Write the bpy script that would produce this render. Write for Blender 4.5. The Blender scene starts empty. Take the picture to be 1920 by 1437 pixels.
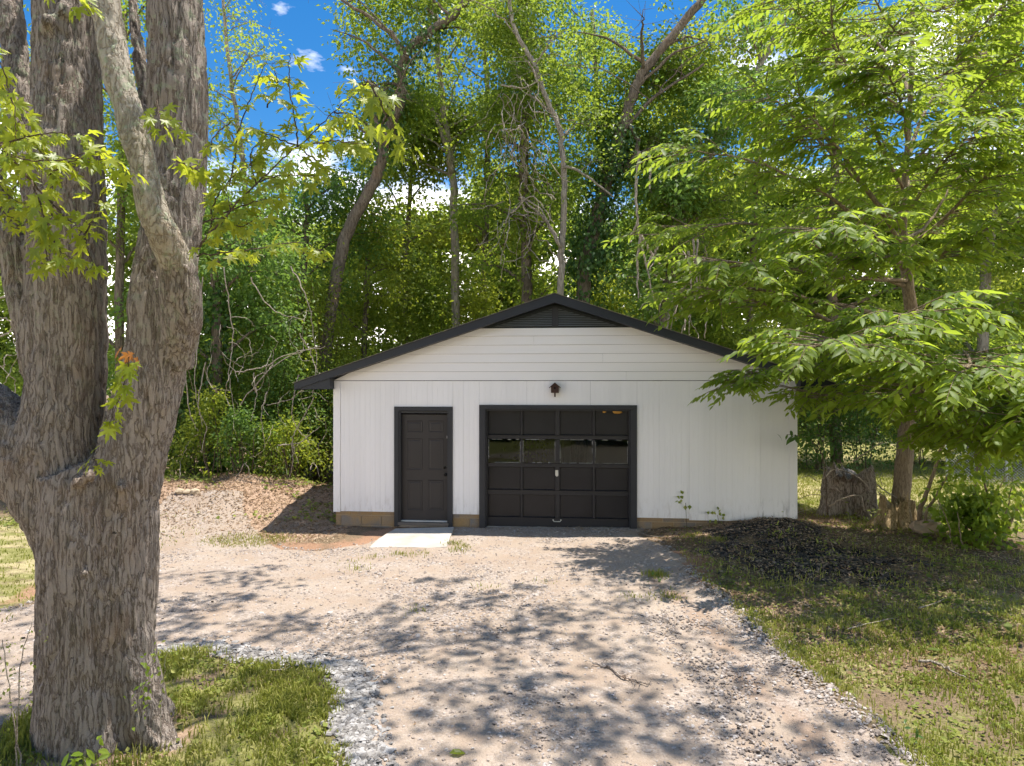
import bpy, math, random
import numpy as np
from mathutils import Vector, Matrix

R = math.radians
random.seed(11)
rng = np.random.default_rng(11)
scene = bpy.context.scene
col = scene.collection

# ------------------------------------------------------------------ camera, sky, sun, exposure
CAMZ, FPX = 2.7, 1280.0
cam_d = bpy.data.cameras.new('camera'); cam_d.lens = 24; cam_d.sensor_width = 36
cam_d.clip_start = 0.05; cam_d.clip_end = 2000
cam = bpy.data.objects.new('camera', cam_d); col.objects.link(cam)
cam.location = (0, 0, CAMZ); cam.rotation_euler = (R(90), 0, 0)
scene.camera = cam

SUN = Vector((0.20, 0.085, 1.0)).normalized()
world = bpy.data.worlds.new('World'); scene.world = world; world.use_nodes = True
wn = world.node_tree; wn.nodes.clear()
def wnode(t, **k):
    n = wn.nodes.new(t)
    for a, b in k.items(): setattr(n, a, b)
    return n
sky = wnode('ShaderNodeTexSky', sky_type='NISHITA', sun_disc=False)
sky.sun_elevation = math.asin(SUN.z); sky.sun_rotation = math.atan2(SUN.x, SUN.y)
sky.air_density = 1.0; sky.dust_density = 0.2; sky.ozone_density = 3.0
hs = wnode('ShaderNodeHueSaturation'); hs.inputs['Saturation'].default_value = 1.38; hs.inputs['Value'].default_value = 0.48
tcw = wnode('ShaderNodeTexCoord')
sepw = wnode('ShaderNodeSeparateXYZ')
mapw = wnode('ShaderNodeMapping'); mapw.inputs['Scale'].default_value = (1, 1, 2.6)
nzw = wnode('ShaderNodeTexNoise'); nzw.inputs['Scale'].default_value = 3.2; nzw.inputs['Detail'].default_value = 8; nzw.inputs['Roughness'].default_value = 0.58
m1 = wnode('ShaderNodeMath', operation='MULTIPLY_ADD'); m1.inputs[1].default_value = -1.5; m1.inputs[2].default_value = 0.42
m2 = wnode('ShaderNodeMath', operation='MAXIMUM'); m2.inputs[1].default_value = -0.07
m3 = wnode('ShaderNodeMath', operation='ADD')
rpw = wnode('ShaderNodeValToRGB'); rpw.color_ramp.elements[0].position = 0.50; rpw.color_ramp.elements[1].position = 0.68
mxw = wnode('ShaderNodeMix', data_type='RGBA')
bgw = wnode('ShaderNodeBackground'); bgw.inputs['Strength'].default_value = 0.15
outw = wnode('ShaderNodeOutputWorld')
L = wn.links.new
L(sky.outputs[0], hs.inputs['Color']); L(tcw.outputs['Generated'], sepw.inputs[0]); L(tcw.outputs['Generated'], mapw.inputs[0])
L(mapw.outputs[0], nzw.inputs['Vector']); L(sepw.outputs[2], m1.inputs[0]); L(m1.outputs[0], m2.inputs[0])
L(m2.outputs[0], m3.inputs[0]); L(nzw.outputs[0], m3.inputs[1]); L(m3.outputs[0], rpw.inputs[0])
L(rpw.outputs[0], mxw.inputs['Factor']); L(hs.outputs[0], mxw.inputs['A']); mxw.inputs['B'].default_value = (11.0, 10.3, 9.5, 1)
L(mxw.outputs['Result'], bgw.inputs['Color']); L(bgw.outputs[0], outw.inputs[0])

sl = bpy.data.lights.new('sun', 'SUN'); sl.energy = 3.4; sl.angle = R(0.53); sl.color = (1.0, 0.94, 0.85)
so = bpy.data.objects.new('sun', sl); col.objects.link(so); so.location = (3, 3, 30)
so.rotation_euler = SUN.to_track_quat('Z', 'Y').to_euler()

scene.view_settings.view_transform = 'Standard'; scene.view_settings.look = 'None'
scene.view_settings.gamma = 1.0; scene.view_settings.exposure = 1.32
scene.render.engine = 'CYCLES'
cy = scene.cycles
cy.max_bounces = 7; cy.diffuse_bounces = 4; cy.transmission_bounces = 4; cy.glossy_bounces = 2; cy.transparent_max_bounces = 4
cy.use_denoising = True; cy.caustics_reflective = False; cy.caustics_refractive = False
try: cy.denoiser = 'OPENIMAGEDENOISE'
except Exception: pass

# ------------------------------------------------------------------ geometry helpers
def P(u, v, Y): return Vector(((u-960)/FPX*Y, Y, CAMZ-(v-718.5)/FPX*Y))
def G(u, v, z=0.0):
    Y = (CAMZ-z)*FPX/(v-718.5); return ((u-960)/FPX*Y, Y)

def _h(ix, iy, iz, s):
    n = (ix*374761393 + iy*668265263 + iz*2147483647 + s*974634777) & 0xffffffff
    n = ((n ^ (n >> 13))*1274126177) & 0xffffffff
    n = ((n ^ (n >> 16))*2246822519) & 0xffffffff
    return ((n ^ (n >> 15)) & 0xffffff)/16777215.0
def vnoise(p, s=0):
    p = np.asarray(p, float); i = np.floor(p).astype(np.int64); f = p-i; f = f*f*(3-2*f)
    r = 0
    for a in (0, 1):
        wx = f[:, 0] if a else 1-f[:, 0]
        for b in (0, 1):
            wy = f[:, 1] if b else 1-f[:, 1]
            for c in (0, 1):
                wz = f[:, 2] if c else 1-f[:, 2]
                r = r + wx*wy*wz*_h(i[:, 0]+a, i[:, 1]+b, i[:, 2]+c, s)
    return r
def n2(x, y, f, s=0, octv=3):
    x = np.asarray(x, float).ravel(); y = np.asarray(y, float).ravel(); r = 0; a = 1; t = 0
    for o in range(octv):
        r = r + a*vnoise(np.stack([x*f+31.7, y*f+17.3, np.full_like(x, o*7.1)], 1), s+o); t += a; a *= .5; f *= 2
    return r/t
def sst(a, b, x):
    t = np.clip((x-a)/(b-a), 0, 1); return t*t*(3-2*t)
def polysd(x, y, poly):            # positive inside
    x = np.asarray(x, float); y = np.asarray(y, float)
    d = np.full(x.shape, 1e9); ins = np.zeros(x.shape, bool); n = len(poly)
    for i in range(n):
        ax, ay = poly[i]; bx, by = poly[(i+1) % n]; ex, ey = bx-ax, by-ay
        t = np.clip(((x-ax)*ex+(y-ay)*ey)/(ex*ex+ey*ey+1e-12), 0, 1)
        d = np.minimum(d, np.hypot(x-ax-t*ex, y-ay-t*ey))
        c = ((ay > y) != (by > y)) & (x < (bx-ax)*(y-ay)/((by-ay) if by != ay else 1e-12)+ax)
        ins ^= c
    return np.where(ins, d, -d)

class NB:                          # collects geometry, builds ONE mesh object
    def __init__(s): s.V = []; s.F = []; s.T = []; s.n = 0
    def add(s, V, F, tone=None):
        V = np.asarray(V, float).reshape(-1, 3)
        if isinstance(F, np.ndarray): s.F.append(F.astype(np.int64)+s.n)
        else:
            by = {}
            for f in F: by.setdefault(len(f), []).append(f)
            for k, fs in by.items(): s.F.append(np.array(fs, np.int64)+s.n)
        s.V.append(V); s.n += len(V)
        s.T.append(np.zeros(len(V)) if tone is None else (np.full(len(V), tone) if np.isscalar(tone) else np.asarray(tone)))
        return s
    def box(s, x0, x1, y0, y1, z0, z1, tone=None):
        V = [(x0,y0,z0),(x1,y0,z0),(x1,y1,z0),(x0,y1,z0),(x0,y0,z1),(x1,y0,z1),(x1,y1,z1),(x0,y1,z1)]
        return s.add(V, [(0,3,2,1),(4,5,6,7),(0,1,5,4),(1,2,6,5),(2,3,7,6),(3,0,4,7)], tone)
    def prism(s, pts, y0, y1, tone=None):      # polygon in local x,z extruded along y
        n = len(pts); V = [(a, y0, b) for a, b in pts]+[(a, y1, b) for a, b in pts]
        F = [tuple(range(n)), tuple(range(2*n-1, n-1, -1))]+[(i, i+n, (i+1) % n+n, (i+1) % n) for i in range(n)]
        return s.add(V, F, tone)
    def tube(s, pts, rad, k=6, tone=None, cap=True):
        pts = [Vector(p) for p in pts]; n = len(pts)
        if not hasattr(rad, '__len__'): rad = [rad]*n
        V = []; up = Vector((0.31, 0.95, 0.05))
        for i, p in enumerate(pts):
            t = (pts[min(i+1, n-1)]-pts[max(i-1, 0)]).normalized()
            a = t.cross(up)
            if a.length < 1e-3: a = t.cross(Vector((1, 0, 0)))
            a.normalize(); b = t.cross(a)
            for j in range(k):
                th = 2*math.pi*j/k; V.append(p+(a*math.cos(th)+b*math.sin(th))*rad[i])
        F = [(i*k+j, i*k+(j+1) % k, (i+1)*k+(j+1) % k, (i+1)*k+j) for i in range(n-1) for j in range(k)]
        if cap: F += [tuple(range(k-1, -1, -1)), tuple((n-1)*k+j for j in range(k))]
        return s.add([tuple(v) for v in V], F, tone)
    def mesh(s, name, mats, smooth=False):
        me = bpy.data.meshes.new(name)
        if s.n:
            V = np.concatenate(s.V); me.vertices.add(len(V)); me.vertices.foreach_set('co', V.ravel())
            li = np.concatenate([f.ravel() for f in s.F]); tot = np.concatenate([np.full(len(f), f.shape[1]) for f in s.F])
            me.loops.add(len(li)); me.loops.foreach_set('vertex_index', li.astype(np.int32))
            me.polygons.add(len(tot)); st = np.concatenate([[0], np.cumsum(tot)[:-1]])
            me.polygons.foreach_set('loop_start', st.astype(np.int32)); me.polygons.foreach_set('loop_total', tot.astype(np.int32))
            me.polygons.foreach_set('use_smooth', np.full(len(tot), bool(smooth)))
            me.update(calc_edges=True); me.validate()
            a = me.attributes.new('tone', 'FLOAT', 'POINT'); a.data.foreach_set('value', np.concatenate(s.T).astype(np.float32))
        me.materials.append(mats)
        return me
    def build(s, name, mat, parent=None, smooth=False):
        return link(name, s.mesh(name, mat, smooth), parent)
def link(name, me, parent=None, kind=None):
    o = bpy.data.objects.new(name, me); col.objects.link(o); o.parent = parent
    return o
def tag(o, label=None, cat=None, group=None, kind=None):
    if label: o['label'] = label
    if cat: o['category'] = cat
    if group: o['group'] = group
    if kind: o['kind'] = kind
    return o
def thing(name, loc, label, cat, group=None, rz=0):
    o = bpy.data.objects.new(name, None); col.objects.link(o); o.location = loc; o.rotation_euler = (0, 0, rz)
    o.empty_display_size = 0.2
    return tag(o, label, cat, group)
def keep(o, parent):               # parent an object whose mesh is in world coordinates
    o.parent = parent; o.matrix_parent_inverse = Matrix.Translation(-Vector(parent.location)) ; return o
def curve(pts, n=6, jit=0.0):      # Catmull-Rom
    pts = [Vector(p) for p in pts]
    if len(pts) == 2: pts = [pts[0], (pts[0]+pts[1])/2, pts[1]]
    q = [2*pts[0]-pts[1]]+pts+[2*pts[-1]-pts[-2]]; out = []
    for i in range(1, len(q)-2):
        for j in range(n):
            t = j/n; a, b, c, d = q[i-1], q[i], q[i+1], q[i+2]
            v = 0.5*((2*b)+(c-a)*t+(2*a-5*b+4*c-d)*t*t+(3*b-a-3*c+d)*t**3)
            if jit: v = v+Vector([random.gauss(0, jit) for _ in range(3)])
            out.append(v)
    out.append(pts[-1]); return out
def lerpl(a, b, n): return [a+(b-a)*i/(n-1) for i in range(n)]

# ------------------------------------------------------------------ materials
class NT:
    def __init__(s, name):
        s.m = bpy.data.materials.new(name); s.m.use_nodes = True; s.t = s.m.node_tree; s.t.nodes.clear()
        s.out = s.t.nodes.new('ShaderNodeOutputMaterial')
    def n(s, typ, ins=None, **k):
        nd = s.t.nodes.new('ShaderNode'+typ)
        for a, b in k.items(): setattr(nd, a, b)
        for a, b in (ins or {}).items():
            if isinstance(b, bpy.types.NodeSocket): s.t.links.new(b, nd.inputs[a])
            else: nd.inputs[a].default_value = b
        return nd
    def mix(s, f, a, b, bt='MIX'):
        c = lambda v: v if isinstance(v, bpy.types.NodeSocket) else (tuple(v)+(1,) if len(v) == 3 else v)
        return s.n('Mix', {'Factor': f, 'A': c(a), 'B': c(b)}, data_type='RGBA', blend_type=bt).outputs['Result']
    def math(s, op, a, b=0.0, c=0.0): return s.n('Math', {0: a, 1: b, 2: c}, operation=op).outputs[0]
    def ramp(s, f, stops):
        r = s.n('ValToRGB', {0: f}); e = r.color_ramp.elements
        while len(e) < len(stops): e.new(0.5)
        for i, (p, c) in enumerate(stops):
            e[i].position = p; e[i].color = (c, c, c, 1) if not hasattr(c, '__len__') else tuple(c)+(1,)
        return r.outputs[0]
    def coord(s, which='Object', scale=(1, 1, 1)):
        c = s.n('TexCoord').outputs[which]
        return s.n('Mapping', {0: c, 'Scale': scale}).outputs[0]
    def pos(s, scale=(1, 1, 1)):
        return s.n('Mapping', {0: s.n('NewGeometry').outputs['Position'], 'Scale': scale}).outputs[0]
    def noise(s, vec, sc, det=5, ro=.55, out=0): return s.n('TexNoise', {'Vector': vec, 'Scale': sc, 'Detail': det, 'Roughness': ro}).outputs[out]
    def attr(s, name, o='Fac'): return s.n('Attribute', attribute_name=name).outputs[o]
    def bump(s, h, st=.3, d=.02): return s.n('Bump', {'Height': h, 'Strength': st, 'Distance': d}).outputs[0]
    def bsdf(s, color, rough=.8, spec=.3, normal=None, **k):
        ins = {'Base Color': color if isinstance(color, bpy.types.NodeSocket) else tuple(color)+(1,), 'Roughness': rough, 'Specular IOR Level': spec}
        if normal is not None: ins['Normal'] = normal
        ins.update(k)
        return s.n('BsdfPrincipled', ins).outputs[0]
    def done(s, sh): s.t.links.new(sh, s.out.inputs[0]); return s.m

def leafmat(name, dark, mid, light, trans, tf=.45, rough=.45, spec=.35, objr=False):
    t = NT(name)
    f = t.attr('tone')
    if objr: f = t.n('ObjectInfo').outputs['Random']
    big = t.noise(t.pos(), .55, 2)
    f2 = t.math('ADD', t.math('MULTIPLY', f, .75), t.math('MULTIPLY_ADD', big, .9, -.33))
    c = t.ramp(f2, [(0.0, dark), (.5, mid), (1.0, light)])
    sh = t.bsdf(c, rough, spec)
    tc = t.mix(.65, c, trans)
    tr = t.n('BsdfTranslucent', {'Color': tc}).outputs[0]
    return t.done(t.n('MixShader', {0: tf, 1: sh, 2: tr}).outputs[0])
M = {}
M['leaf_bg'] = leafmat('leaf_background', (.06,.12,.02), (.14,.215,.035), (.26,.32,.05), (.50,.62,.06), .55)
M['leaf_yel'] = leafmat('leaf_yellowgreen', (.06,.11,.018), (.16,.22,.03), (.30,.34,.055), (.62,.68,.06), .55)
M['leaf_cool'] = leafmat('leaf_cool', (.05,.11,.03), (.11,.195,.05), (.21,.30,.075), (.36,.56,.08), .5)
M['leaf_ivy'] = leafmat('leaf_ivy', (.025,.06,.016), (.055,.12,.025), (.11,.19,.04), (.18,.31,.035), .4, .42, .35)
M['leaf_chest'] = leafmat('leaf_chestnut', (.06,.12,.02), (.13,.21,.03), (.25,.33,.045), (.56,.70,.055), .56, .5, .3)
M['leaf_chest_o'] = leafmat('leaf_chestnut_single', (.06,.12,.02), (.13,.21,.03), (.25,.33,.045), (.56,.70,.055), .56, .5, .3, True)
M['leaf_maple'] = leafmat('leaf_maple', (.10,.17,.022), (.20,.27,.028), (.32,.36,.045), (.74,.78,.05), .55, .4, .45)
M['leaf_maple_o'] = leafmat('leaf_maple_single', (.11,.19,.022), (.22,.30,.028), (.38,.42,.05), (.80,.84,.05), .56, .4, .45, True)
M['leaf_orange'] = leafmat('leaf_orange_young', (.40,.16,.05), (.5,.24,.06), (.55,.32,.08), (.75,.35,.08), .45)
M['grass'] = leafmat('grass_blades', (.12,.15,.025), (.28,.29,.055), (.56,.48,.23), (.50,.55,.08), .35, .6, .2)
M['weeds'] = leafmat('weed_leaves', (.11,.15,.03), (.22,.26,.05), (.40,.40,.12), (.38,.48,.06), .4, .55, .2)
M['deadleaf'] = leafmat('litter', (.13,.075,.04), (.33,.22,.13), (.55,.45,.32), (.4,.28,.16), .15, .8, .1)

def barkmat(name, dark, mid, light, sc=1.0, lichen=0.0, warm=(.30,.18,.10), stretch=.12):
    t = NT(name); v = t.coord('Object', (sc, sc, sc*stretch)); w = t.coord('Object')
    wob = t.n('VectorMath', {0: t.noise(w, 5, 4, .6, 1), 'Scale': .055*sc}, operation='SCALE').outputs[0]
    wv = t.n('VectorMath', {0: v, 1: wob}, operation='ADD').outputs[0]
    rid = t.noise(wv, 34, 3, .5); crk = t.math('MULTIPLY', t.math('ABSOLUTE', t.math('SUBTRACT', rid, .5)), 11.0)
    crk = t.ramp(crk, [(0.0, 0), (.8, 1)])
    rid2 = t.noise(wv, 55, 4, .6); fine = t.noise(w, 90, 5, .7)
    h = t.math('ADD', t.math('MULTIPLY', crk, .55), t.math('ADD', t.math('MULTIPLY', rid2, .6), t.math('MULTIPLY', fine, .5)))
    c = t.ramp(t.math('MULTIPLY', h, .8), [(.22, dark), (.50, mid), (.98, light)])
    pat = t.ramp(t.noise(w, 2.3, 4), [(.56, 0), (.72, 1)])
    c = t.mix(t.math('MULTIPLY', pat, .3), c, warm)
    if lichen:
        zz = t.n('SeparateXYZ', {0: w}).outputs[2]
        hi = t.ramp(t.math('MULTIPLY', zz, .2), [(.45, 0), (.85, 1)])
        ln = t.ramp(t.noise(w, 11, 6, .75), [(.54, 0), (.60, 1)])
        c = t.mix(t.math('MULTIPLY', t.math('MULTIPLY', ln, hi), lichen), c, (.36, .40, .27))
    nrm = t.bump(h, .9, .018*1.0)
    return t.done(t.bsdf(c, .9, .15, nrm))
M['bark_maple'] = barkmat('bark_maple', (.038,.028,.021), (.20,.158,.128), (.37,.315,.27), 1.0, .6)
M['bark_light'] = barkmat('bark_light', (.13,.105,.08), (.33,.275,.21), (.50,.44,.36), .8, .8, (.35,.22,.12), .35)
M['bark_bg'] = barkmat('bark_background', (.03,.024,.018), (.11,.085,.065), (.22,.18,.14), .6)
M['bark_pale'] = barkmat('bark_pale', (.08,.07,.055), (.22,.19,.155), (.36,.32,.27), .6)
M['bark_chest'] = barkmat('bark_chestnut', (.06,.045,.03), (.20,.15,.10), (.32,.25,.17), .9, 0, (.25,.17,.09))
M['twig'] = barkmat('twig_dark', (.03,.022,.016), (.09,.065,.045), (.16,.12,.09), 1)
M['vine'] = barkmat('dead_vine', (.14,.11,.08), (.30,.25,.19), (.46,.40,.33), 1, 0, (.3,.2,.12))
M['stump_old'] = barkmat('stump_rotten', (.02,.015,.012), (.20,.16,.13), (.46,.40,.35), .6, 0, (.26,.13,.06), .3)
M['stump_new'] = barkmat('stump_tan', (.07,.045,.02), (.27,.19,.095), (.42,.32,.18), .9, 0, (.32,.2,.08), .15)

def paint(name, c, var=.08, rough=.55, bsc=60, bst=.12, dirt=None, stretch=(1, 1, 1)):
    t = NT(name); o = t.coord('Object', stretch)
    n1 = t.noise(o, 3, 5); n_ = t.noise(o, bsc, 4, .6)
    cc = t.mix(t.ramp(n1, [(.3, 0), (.75, 1)]), c, tuple(x*(1-var) for x in c))
    cc = t.mix(t.ramp(n_, [(.55, 0), (.8, .5)]), cc, tuple(x*(1-2*var) for x in c))
    if dirt:
        z = t.n('SeparateXYZ', {0: t.coord('Object')}).outputs[2]
        dm = t.math('MULTIPLY', t.ramp(z, [(.2, 1), (.62, 0)]), t.ramp(t.noise(t.coord('Object', (1, 1, .25)), 14, 6, .7), [(.5, 0), (.68, 1)]))
        cc = t.mix(t.math('MULTIPLY', dm, dirt[3]), cc, dirt[:3])
    return t.done(t.bsdf(cc, rough, .3, t.bump(n_, bst, .004)))
M['white'] = paint('white_siding_paint', (.80, .785, .78), .08, .6, 40, .2, (.34, .28, .22, .5), (1, 1, .08))
M['white_worn'] = paint('white_siding_weathered', (.78, .765, .76), .07, .6, 40, .2, (.10, .09, .085, 1.0), (1, 1, .08))
M['board'] = paint('white_board_paint', (.80, .775, .755), .05, .6, 40, .2, None, (.08, 1, 1))
M['trim'] = paint('charcoal_trim', (.032, .033, .037), .15, .5, 50, .2)
M['fascia'] = paint('fascia_charcoal', (.026, .029, .035), .15, .5, 40, .3, None, (.1, 1, 1))
M['doorp'] = paint('brown_charcoal_door', (.036, .032, .031), .1, .42, 50, .1)
M['gdoor'] = paint('garage_door_charcoal', (.030, .029, .031), .2, .38, 40, .25, None, (.3, 1, 1))
M['gpanel'] = paint('garage_panel_charcoal', (.023, .022, .024), .3, .30, 30, .35)
M['black'] = paint('vent_black', (.018, .022, .022), .1, .5)
M['slat'] = paint('louvre_slat', (.17, .19, .20), .1, .5)
M['sill'] = paint('worn_sill', (.16, .14, .12), .3, .8, 60, .3)
M['inside'] = paint('dark_interior', (.02, .018, .016), .1, .9)
M['wood_bh'] = paint('birdhouse_wood', (.075, .042, .032), .3, .8, 40, .4)
M['hole'] = paint('birdhouse_hole', (.008, .006, .005), .1, .9)
M['metal'] = paint('pale_metal', (.62, .60, .52), .15, .4, 60, .1)
M['knob'] = paint('dark_knob', (.05, .045, .04), .1, .25)
M['foam'] = paint('orange_tan_foam', (.55, .29, .06), .35, .8, 60, .5)
M['putty'] = paint('putty', (.60, .60, .57), .3, .8, 90, .3)
def blockmat():
    t = NT('concrete_block'); o = t.coord('Object'); r = t.n('ObjectInfo').outputs['Random']
    base = t.ramp(r, [(0, (.26,.215,.17)), (.35, (.20,.185,.17)), (.6, (.33,.22,.11)), (1, (.24,.22,.195))])
    st = t.ramp(t.noise(o, 2.6, 5), [(.42, 0), (.62, 1)])
    c = t.mix(t.math('MULTIPLY', st, .75), base, (.40, .25, .10))
    n_ = t.noise(o, 90, 6, .7); c = t.mix(t.ramp(n_, [(.4, 0), (.75, .6)]), c, (.12, .10, .08))
    return t.done(t.bsdf(c, .95, .1, t.bump(n_, .6, .006)))
M['block'] = blockmat()
M['mortar'] = paint('mortar', (.50, .40, .28), .25, .95, 80, .5)
M['concrete'] = paint('concrete_step', (.52, .475, .42), .35, .9, 80, .4)
def shingmat():
    t = NT('mossy_shingles'); o = t.coord('Object'); n_ = t.noise(o, 40, 5, .7)
    c = t.mix(t.ramp(t.noise(o, 3, 4), [(.4, 0), (.65, 1)]), (.12, .115, .105), (.22, .22, .12))
    c = t.mix(t.ramp(n_, [(.4, 0), (.7, .7)]), c, (.34, .31, .25)); return t.done(t.bsdf(c, .95, .1, t.bump(n_, .6, .01)))
M['shingle'] = shingmat()
def glassmat():
    t = NT('window_glass')
    g = t.n('BsdfGlass', {'Color': (.75, .8, .78, 1), 'Roughness': .015, 'IOR': 1.4, 'Normal': t.bump(t.noise(t.coord('Object'), 2.2, 2), .015, .01)}).outputs[0]
    return t.done(g)
M['glass'] = glassmat()
def stonemat(name, stops, rough=.9):
    t = NT(name); n_ = t.noise(t.pos(), 55, 5, .65)
    c = t.ramp(t.attr('tone'), stops); c = t.mix(t.ramp(n_, [(.35, 0), (.75, .45)]), c, (.30, .25, .21))
    return t.done(t.bsdf(c, rough, .2, t.bump(n_, .4, .006)))
M['stones'] = stonemat('gravel_stones', [(0, (.19,.16,.14)), (.35, (.30,.25,.215)), (.7, (.40,.34,.30)), (1, (.52,.48,.45))])
M['stones_blue'] = stonemat('gravel_fresh', [(0, (.13,.125,.12)), (.5, (.27,.26,.25)), (1, (.46,.45,.44))])
M['ashlump'] = stonemat('charred_lumps', [(0, (.008,.008,.009)), (.6, (.025,.024,.025)), (.85, (.09,.07,.05)), (1, (.26,.21,.16))])
M['rock'] = stonemat('rock', [(0, (.38,.28,.19)), (1, (.38,.28,.19))])
def drivemat():
    t = NT('gravel_ground'); p = t.pos()
    big = t.noise(p, .9, 6, .6); mid = t.noise(p, 5, 6, .65); fin = t.noise(p, 70, 5, .7)
    v = t.n('TexVoronoi', {'Vector': p, 'Scale': 42.0, 'Randomness': 1.0}, feature='F1'); v2 = t.n('TexVoronoi', {'Vector': p, 'Scale': 95.0}, feature='F1')
    sepc = t.n('SeparateColor', {0: v.outputs['Color']}).outputs[0]
    c = t.mix(t.ramp(big, [(.35, 0), (.65, 1)]), (.38, .31, .245), (.30, .225, .165))
    c = t.mix(t.ramp(mid, [(.42, 0), (.7, .55)]), c, (.34, .24, .175))
    c = t.mix(t.math('MULTIPLY', t.ramp(t.math('ADD', t.attr('track'), t.math('MULTIPLY_ADD', mid, .7, -.35)), [(.35, 0), (.7, 1)]), .7), c, (.30, .195, .13))
    stone = t.ramp(sepc, [(0, (.17,.145,.125)), (.5, (.36,.30,.26)), (1, (.52,.465,.42))])
    c = t.mix(t.ramp(t.noise(p, 2.2, 5), [(.42, .05), (.66, .65)]), c, stone)
    edge = t.ramp(v.outputs[0], [(.35, 0), (.75, 1)])
    e2 = t.ramp(v2.outputs[0], [(.2, 0), (.7, 1)])
    c = t.mix(t.math('MULTIPLY', fin, .3), c, (.46, .39, .33))
    h = t.math('ADD', t.math('MULTIPLY', edge, -.7), t.math('ADD', t.math('MULTIPLY', fin, .5), t.math('MULTIPLY', e2, -.4)))
    return t.done(t.bsdf(c, .95, .12, t.bump(h, .7, .012)))
M['drive'] = drivemat()
def groundmat():
    t = NT('ground_soil'); p = t.pos(); fin = t.noise(p, 45, 6, .7); mid = t.noise(p, 6, 6, .65); big = t.noise(p, 1.1, 5)
    def msk(a, lo=.4, hi=.6):
        return t.ramp(t.math('ADD', t.attr(a), t.math('MULTIPLY_ADD', mid, .7, -.35)), [(lo, 0), (hi, 1)])
    soil = t.mix(t.ramp(fin, [(.3, 0), (.7, 1)]), (.09, .065, .04), (.34, .25, .165))
    green = t.ramp(t.math('ADD', t.math('MULTIPLY', fin, .6), t.math('MULTIPLY', mid, .4)), [(.30, (.10,.08,.04)), (.5, (.22,.22,.07)), (.70, (.46,.41,.21))])
    straw = t.ramp(fin, [(.25, (.20,.15,.08)), (.5, (.42,.36,.19)), (.75, (.60,.54,.33))])
    clay = t.ramp(fin, [(.3, (.24,.13,.075)), (.7, (.48,.30,.20))])
    mulch = t.ramp(t.noise(t.pos((1, 1, 1)), 32, 6, .8), [(.28, (.14,.08,.05)), (.5, (.42,.29,.20)), (.72, (.60,.46,.35))])
    ash = t.ramp(fin, [(.3, (.008,.008,.009)), (.62, (.03,.029,.03)), (.85, (.16,.14,.12))])
    c = t.mix(msk('grass'), soil, green); c = t.mix(msk('straw'), c, straw); c = t.mix(msk('clay'), c, clay)
    c = t.mix(msk('mulch'), c, mulch); c = t.mix(msk('ash'), c, ash)
    c = t.mix(t.ramp(big, [(.45, 0), (.8, .25)]), c, (.14, .09, .05))
    return t.done(t.bsdf(c, .95, .1, t.bump(t.math('ADD', fin, mid), .9, .03)))
M['ground'] = groundmat()
M['wire'] = paint('galvanised_wire', (.42, .44, .46), .1, .4)

# ------------------------------------------------------------------ terrain
DRIVE = [G(1200,1000), G(1235,1022), G(1280,1058), G(1295,1095), G(1345,1130), G(1420,1200), G(1470,1262), G(1560,1330), G(1680,1437),
         (2.75,3.6), (2.6,0), (3.2,-12), (.4,-12), (-.6,-3), (-3.2,.4), (-9,1.6), (-14,3.5), (-13,8.2), G(0,1140), G(60,1135), (-6.3,10.2), (-7.2,12.6), G(300,968), G(340,958), G(440,953),
         G(472,985), G(530,1018), G(600,1024), G(690,1010), G(740,990), (-.9,13.3), (2.6,12.9)]
ISLE = [G(308,1228), G(380,1222), G(450,1240), G(560,1244), G(622,1258), G(648,1300), G(632,1350), G(655,1437), (-1.0,4.2), (-1.6,2.2), (-3.6,1.6), (-4.0,3.2), (-4.0,5.2), (-3.9,6.2)]
def drive_sd(x, y):
    d = np.minimum(polysd(x, y, DRIVE), -polysd(x, y, ISLE))
    return d
def ell(x, y, cx, cy, rx, ry, rot=0):
    c, s = math.cos(rot), math.sin(rot); dx, dy = x-cx, y-cy
    return np.sqrt(((dx*c+dy*s)/rx)**2+((-dx*s+dy*c)/ry)**2)
def gz(x, y):
    x = np.atleast_1d(np.asarray(x, float)).ravel(); y = np.atleast_1d(np.asarray(y, float)).ravel()
    z = (.015*np.clip(x, -5, 4)-.045)*sst(7, 12, y)
    lump = n2(x, y, 1.3, 5)-.5
    e = ell(x, y, -6.1, 15.2, 2.9, 1.9); z += (.62+.4*lump)*np.exp(-(e**3)*1.1)
    e = ell(x, y, -9.5, 16.5, 3.0, 1.6); z += .35*np.exp(-e**2*1.2)
    e = ell(x, y, 4.5, 10.4, 1.9, 1.25, -.25); z += (.15+.28*lump)*np.exp(-(e**2.4))+.10*(n2(x, y, 3.5, 77)-.5)*np.exp(-(e**4))
    e = ell(x, y, 4.75, 12.2, 1.0, .8); z += .24*np.exp(-e**2*1.0)
    sd = drive_sd(x, y)
    right = sst(1.2, 1.8, x)*sst(10.5, 9.0, y)*sst(2.5, 4, y)
    z += .075*np.exp(-((sd+.06)/.20)**2)*right*(.6+.8*n2(x, y, 3, 9))
    near = sst(60, 20, np.hypot(x, y))
    off = sst(.1, -.5, sd)
    z += near*(.05*(n2(x, y, .8, 2)-.5)+off*.06*(n2(x, y, 4, 3)-.5)+.018*(n2(x, y, 14, 4, 2)-.5))
    z += sst(14, 45, y)*.9*(n2(x, y, .08, 8)-.3)
    return z
def gz1(x, y): return float(gz([x], [y])[0])

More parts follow.
